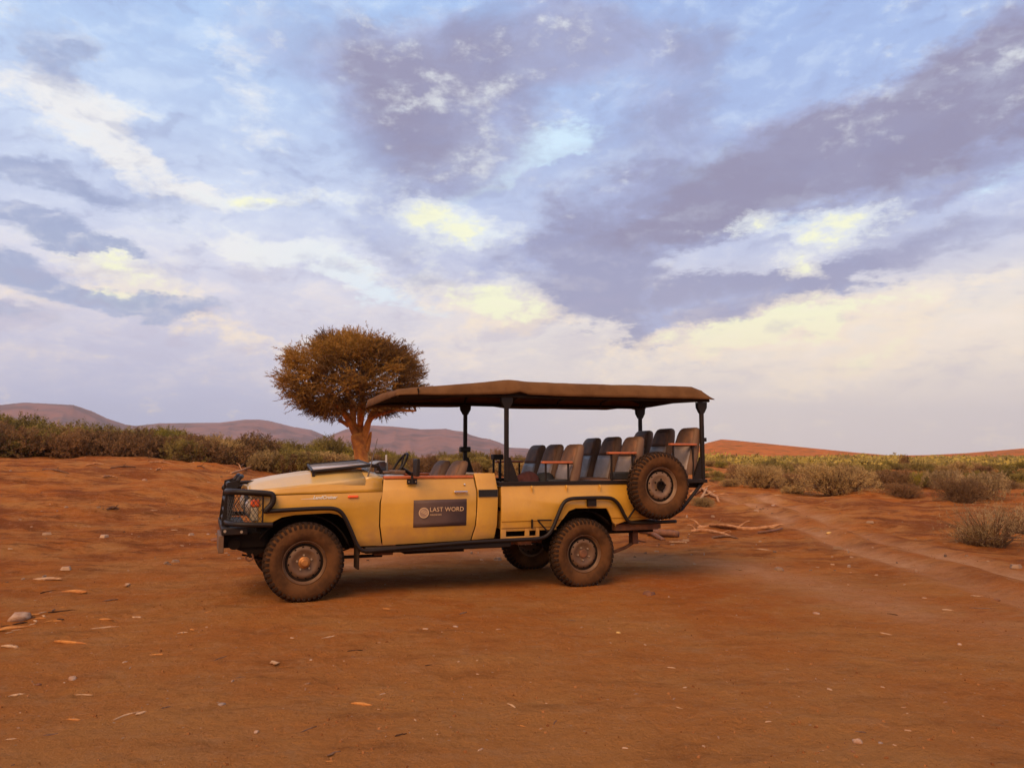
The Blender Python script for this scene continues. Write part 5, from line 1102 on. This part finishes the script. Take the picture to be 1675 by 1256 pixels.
DEB = [
 (77, 948, 42, 0, 'c', 'w_pale', 'thin pale splinter left of the bright orange wood piece'), (124, 969, 46, 4, 'c', 'w_orange', 'bright orange block of wood at far left foreground'),
 (79, 968, 28, -25, 'k', 'w_dark', 'dark twig just left of the bright orange wood block'), (207, 957, 27, 20, 'c', 'w_pale', 'curved pale chip right of the bright orange wood block'),
 (181, 982, 22, -12, 'c', 'w_brown', 'small brown chip below the bright orange wood block'), (33, 1012, 36, -12, 's', 's_pale', 'largest pinkish pale stone near the left edge'),
 (56, 1006, 22, -20, 'c', 'w_orange', 'pink-orange wood chip touching the largest pale stone'), (70, 1002, 16, -50, 'c', 'w_pale', 'short pale chip standing up beside the largest pale stone'),
 (22, 1029, 44, -10, 'c', 'w_orange', 'thick orange-yellow piece of wood cut by the left edge'), (103, 1000, 36, -8, 'k', 'w_dark', 'dark stick running right from the largest pale stone'),
 (17, 1059, 34, 4, 'c', 'w_pale', 'flat pale bent chip at the left edge below the orange piece'), (114, 1052, 58, 2, 'k', 'w_orange', 'long straight orange stick in the left foreground'),
 (172, 1027, 37, -6, 'k', 'w_pale', 'pale forked stick above the long orange stick'), (174, 1013, 20, 0, 'c', 'w_orange', 'flat orange chip above the pale forked stick'),
 (225, 1010, 20, 4, 'c', 'w_pale', 'pale chip right of the flat orange chip'), (299, 1035, 16, -8, 'c', 'w_pale', 'small white chip left of the yellow flat chip'),
 (313, 1030, 18, 8, 'c', 'w_orange', 'flat yellow-orange chip in front of the front wheel at left'), (341, 1001, 15, -14, 'c', 'w_orange', 'tan wedge of wood below the bull bar'),
 (256, 1071, 23, 0, 'c', 'w_orange', 'flat orange chip half sunk in dirt at left foreground'), (363, 1077, 38, -28, 'k', 'w_brown', 'brown stick tilted upwards to the right below the front wheel'),
 (448, 1084, 24, 22, 'c', 'w_pale', 'pale triangular chip below the front wheel', .5), (119, 1110, 15, 0, 's', 's_pale', 'whitish angular stone at lower left'),
 (63, 1120, 10, 0, 's', 's_red', 'dark red clod standing in for a hole left of the whitish angular stone'), (28, 1137, 22, -12, 'c', 'w_pale', 'pale chip near the left edge below the whitish stone'),  # the dark clod is put in for a hole in the dirt
 (140, 1137, 27, 0, 'k', 'w_pale', 'thin pale sliver below the whitish angular stone'), (393, 1108, 15, -8, 'c', 'w_brown', 'small brown chip below the tilted brown stick'),
 (363, 1152, 12, 0, 's', 's_grey', 'small grey stone below the tilted brown stick'), (206, 1171, 42, -24, 'k', 'w_pale', 'white straight stick tilted up at the lower left'),
 (231, 1166, 20, -24, 'c', 'w_pale', 'pinkish chip at the right end of the white straight stick', .5), (271, 1157, 16, -16, 'c', 'w_brown', 'grey-brown chip right of the white straight stick'),
 (120, 1177, 21, 0, 'c', 'w_orange', 'orange chip left of the white straight stick'), (84, 1202, 22, -8, 'c', 'w_brown', 'brown chip near the lower left corner'),
 (17, 1209, 15, -4, 'c', 'w_pale', 'pale chip in the lower left corner'), (419, 1197, 10, 0, 's', 's_pale', 'small white stone left of the reddish stick at the bottom'),
 (505, 1193, 34, -24, 'k', 'w_brown', 'reddish-brown tilted stick near the bottom edge'), (547, 1232, 28, -28, 'c', 'w_brown', 'grey-brown chunk of wood at the bottom edge'),
 (540, 1245, 13, 0, 'c', 'w_orange', 'small orange chip under the grey-brown chunk'), (542, 1042, 36, -14, 'k', 'w_pale', 'pale forked twig between front wheel and picture bottom'),
 (631, 996, 18, 5, 'c', 'w_orange', 'orange-tan chip right of the front wheel shadow'), (758, 1003, 20, -18, 'c', 'w_brown', 'grey leaf-shaped chip in front of the truck door'),
 (935, 1015, 15, 5, 'c', 'w_brown', 'small brown chip in front of the rear wheel'), (1012, 1035, 9, -20, 's', 's_yellow', 'tiny yellow stone right of the rear wheel foreground'),
 (593, 1153, 39, 5, 'c', 'w_orange', 'long pointed orange-pale chip at lower centre left', .22), (679, 1178, 12, 40, 'c', 'w_pale', 'short pale chip pointing down at lower centre'),
 (837, 1155, 32, 32, 'k', 'w_pale', 'pale stick sloping down to the right at lower centre'), (851, 1187, 22, 12, 'k', 'w_orange', 'orange-brown stick under the sloping pale stick'),
 (910, 1181, 30, -40, 'k', 'w_brown', 'bent twig right of the sloping pale stick'), (656, 1202, 22, -16, 'c', 'w_dark', 'dark brown chip at lower centre'),
 (580, 1064, 26, -3, 'k', 'w_dark', 'dark stick right of the pale forked twig'), (702, 1088, 14, -8, 'c', 'w_dark', 'small dark chip in the middle of the foreground'),
 (1250, 900, 28, 12, 'c', 'w_pale', 'pale pointed slab of wood right of the dead branch pile', .22), (1356, 872, 10, 0, 's', 's_yellow', 'round yellow stone between the wheel ruts'),
 (1337, 928, 12, 50, 'c', 'w_pale', 'pale chip standing by the near rut'), (1207, 932, 17, 15, 'k', 'w_dark', 'dark twig below the dead branch pile'),
 (1449, 1037, 19, 12, 'c', 'w_pale', 'bright pale chip on the right foreground dirt'), (1570, 1054, 8, 0, 's', 's_pale', 'small white stone at the right foreground'),
 (1460, 1005, 14, 8, 'c', 'w_dark', 'dark chip above the bright pale chip at right'), (1550, 998, 17, 2, 'c', 'w_pale', 'pale chip below the ruts at far right'),
 (1597, 975, 14, 5, 'c', 'w_pale', 'pale flat chip between the ruts and the right edge'), (1403, 1213, 17, 0, 's', 's_pale', 'smooth whitish stone near the bottom right'),
 (1408, 1197, 16, 8, 'c', 'w_brown', 'brown chip just above the smooth whitish stone'), (1108, 1157, 18, 16, 'k', 'w_pale', 'pale peg of wood at lower right of centre'),
 (1098, 1092, 14, 5, 'c', 'w_pale', 'pale chip above the pale peg of wood'), (1630, 982, 11, 0, 's', 's_red', 'brown stone at the right edge of the dirt'),
 (1061, 972, 26, 0, 's', 's_red', 'dark red hump of soil right of the rear wheel', .5), (1335, 1004, 12, 0, 's', 's_pale', 'pale stone in the middle of the right foreground'),
 (1610, 996, 40, 6, 'k', 'w_brown', 'long thin brown stick on the dirt at far right'), (1265, 827, 9, 0, 's', 's_pale', 'pale pinkish stone at the head of the wheel ruts'), (1272, 810, 12, 8, 'c', 'w_pale', 'pale chip by the scrub above the wheel ruts'),
 (285, 867, 14, 5, 'c', 'w_pale', 'pale chip left of the bull bar'), (252, 835, 12, 0, 'c', 'w_pale', 'pale chip on the red slope left of the truck'), (340, 874, 7, 0, 's', 's_pale', 'small pale stone left of the winch'),
 (237, 786, 10, 0, 's', 's_pale', 'pale stone on the far ground at left'), (356, 884, 22, -5, 's', 's_red', 'red-brown stone beside the winch channel', .5), (296, 893, 22, 12, 'c', 'w_pale', 'pale chip in front of the bull bar at left'),
 (745, 1025, 9, 0, 's', 's_pale', 'small pale stone below the truck door'), (1440, 1215, 9, 0, 's', 's_grey', 'grey pebble right of the smooth whitish stone')]
for i_, d in enumerate(DEB): debris(i_+3, *d)
for k in range(16):      # the loose heap of broken bark at the left edge
    t_ = (k+.5)/16; px = 4+t_*104+rng.uniform(-2.5, 2.5); wm = rng.choice(['w_pale', 'w_brown', 'w_orange', 'w_dark', 'w_pale'])
    py = 1030-t_*30+rng.uniform(-9, 11)
    debris(200+k, px, py, rng.uniform(9, 20), rng.uniform(-35, 30), 'c', wm, '%s bark fragment, %s from the left in the loose heap by the left edge' % (wm[2:], ordinal(k+1)), None, 'bark fragments heaped by the left edge')
# uncountable small litter: one flecks mesh, one gravel mesh
def litter(name, label, n, mlist, sizes, seed, kind):
    rg = np.random.RandomState(seed); V = []; F = []; tn = []
    for k in range(n):
        a = rg.uniform(-.62, .62); rad = 3.6*(9.0**rg.rand()) if kind != 'far' else 11*(3.6**rg.rand()); x, y = rad*sin(a), rad*cos(a); V.append((x, y))
    xs = np.array([v[0] for v in V]); ys = np.array([v[1] for v in V]); keep = fbm(xs, ys, .5, 3, 77)+.25*rg.rand(n) > .03; xs, ys = xs[keep], ys[keep]; hs = height(xs, ys)
    verts = []; faces = []
    for x, y, z in zip(xs, ys, hs):
        s_ = sizes[0]*(sizes[1]/sizes[0])**(rg.rand()**2.2); a = rg.rand()*6.28; ca, sa = cos(a), sin(a); asp = rg.uniform(.12, .4) if kind == 'fleck' or (kind == 'far' and rg.rand() < .75) else rg.uniform(.6, 1); hh = s_*(.12 if kind == 'fleck' else .5)
        b = len(verts); pts = [(-1, -.3), (-.2, -1), (1, -.4), (.8, .7), (-.5, 1)]
        for px, py in pts: px += rg.uniform(-.2, .2); py = py*asp; verts.append((x+(px*ca-py*sa)*s_, y+(px*sa+py*ca)*s_, z-.002))
        for px, py in pts: px *= .75; py = py*asp*.75; verts.append((x+(px*ca-py*sa)*s_, y+(px*sa+py*ca)*s_, z+hh*rg.uniform(.8, 1.2)+.003))
        faces += [(b+5, b+6, b+7, b+8, b+9)]+[(b+i, b+(i+1) % 5, b+5+(i+1) % 5, b+5+i) for i in range(5)]; tn += [rg.rand()]*10
    me = bpy.data.meshes.new(name); me.from_pydata(verts, [], faces); fattr(me, 'tint', np.array(tn)); return props(link(name, me, mlist), label, kind='stuff')
M['fleck'] = mat('wood_fleck', (.24, .10, .045), .9, spec=.05, tint=(.50, .31, .19)); M['grit'] = mat('soil_grit', (.16, .050, .014), .95, spec=.05, tint=(.36, .14, .045))
litter('wood_litter', 'tiny pale wood flecks strewn over the red dirt', 1000, M['fleck'], (.005, .026), 5, 'fleck')
M['twiglit'] = mat('stick_litter', (.10, .045, .02), .9, tint=(.42, .24, .13))
litter('stick_litter', 'broken twigs and clods littering the ground beyond the truck', 520, M['twiglit'], (.02, .085), 15, 'far')
litter('gravel', 'small red clods and grit over the bare ground', 3600, M['grit'], (.003, .013), 8, 'grit')

# ------------------------------------------------------------------ haze
HAZE = True
if HAZE:
    mb = MB(); mb.box((-5200, -900, -9), (5200, 5200, 330)); o = mb.obj('haze', None, None, None)
    hm = bpy.data.materials.new('haze'); hm.use_nodes = True; t = hm.node_tree; t.nodes.clear()
    pv = t.nodes.new('ShaderNodeVolumePrincipled'); pv.inputs['Color'].default_value = (.80, .82, .95, 1); pv.inputs['Density'].default_value = .00010; pv.inputs['Anisotropy'].default_value = .2
    ou = t.nodes.new('ShaderNodeOutputMaterial'); t.links.new(pv.outputs[0], ou.inputs['Volume']); o.data.materials.append(hm)
    hm.cycles.homogeneous_volume = True if hasattr(hm.cycles, 'homogeneous_volume') else None
    props(o, 'thin blue haze over the plain', kind='stuff')
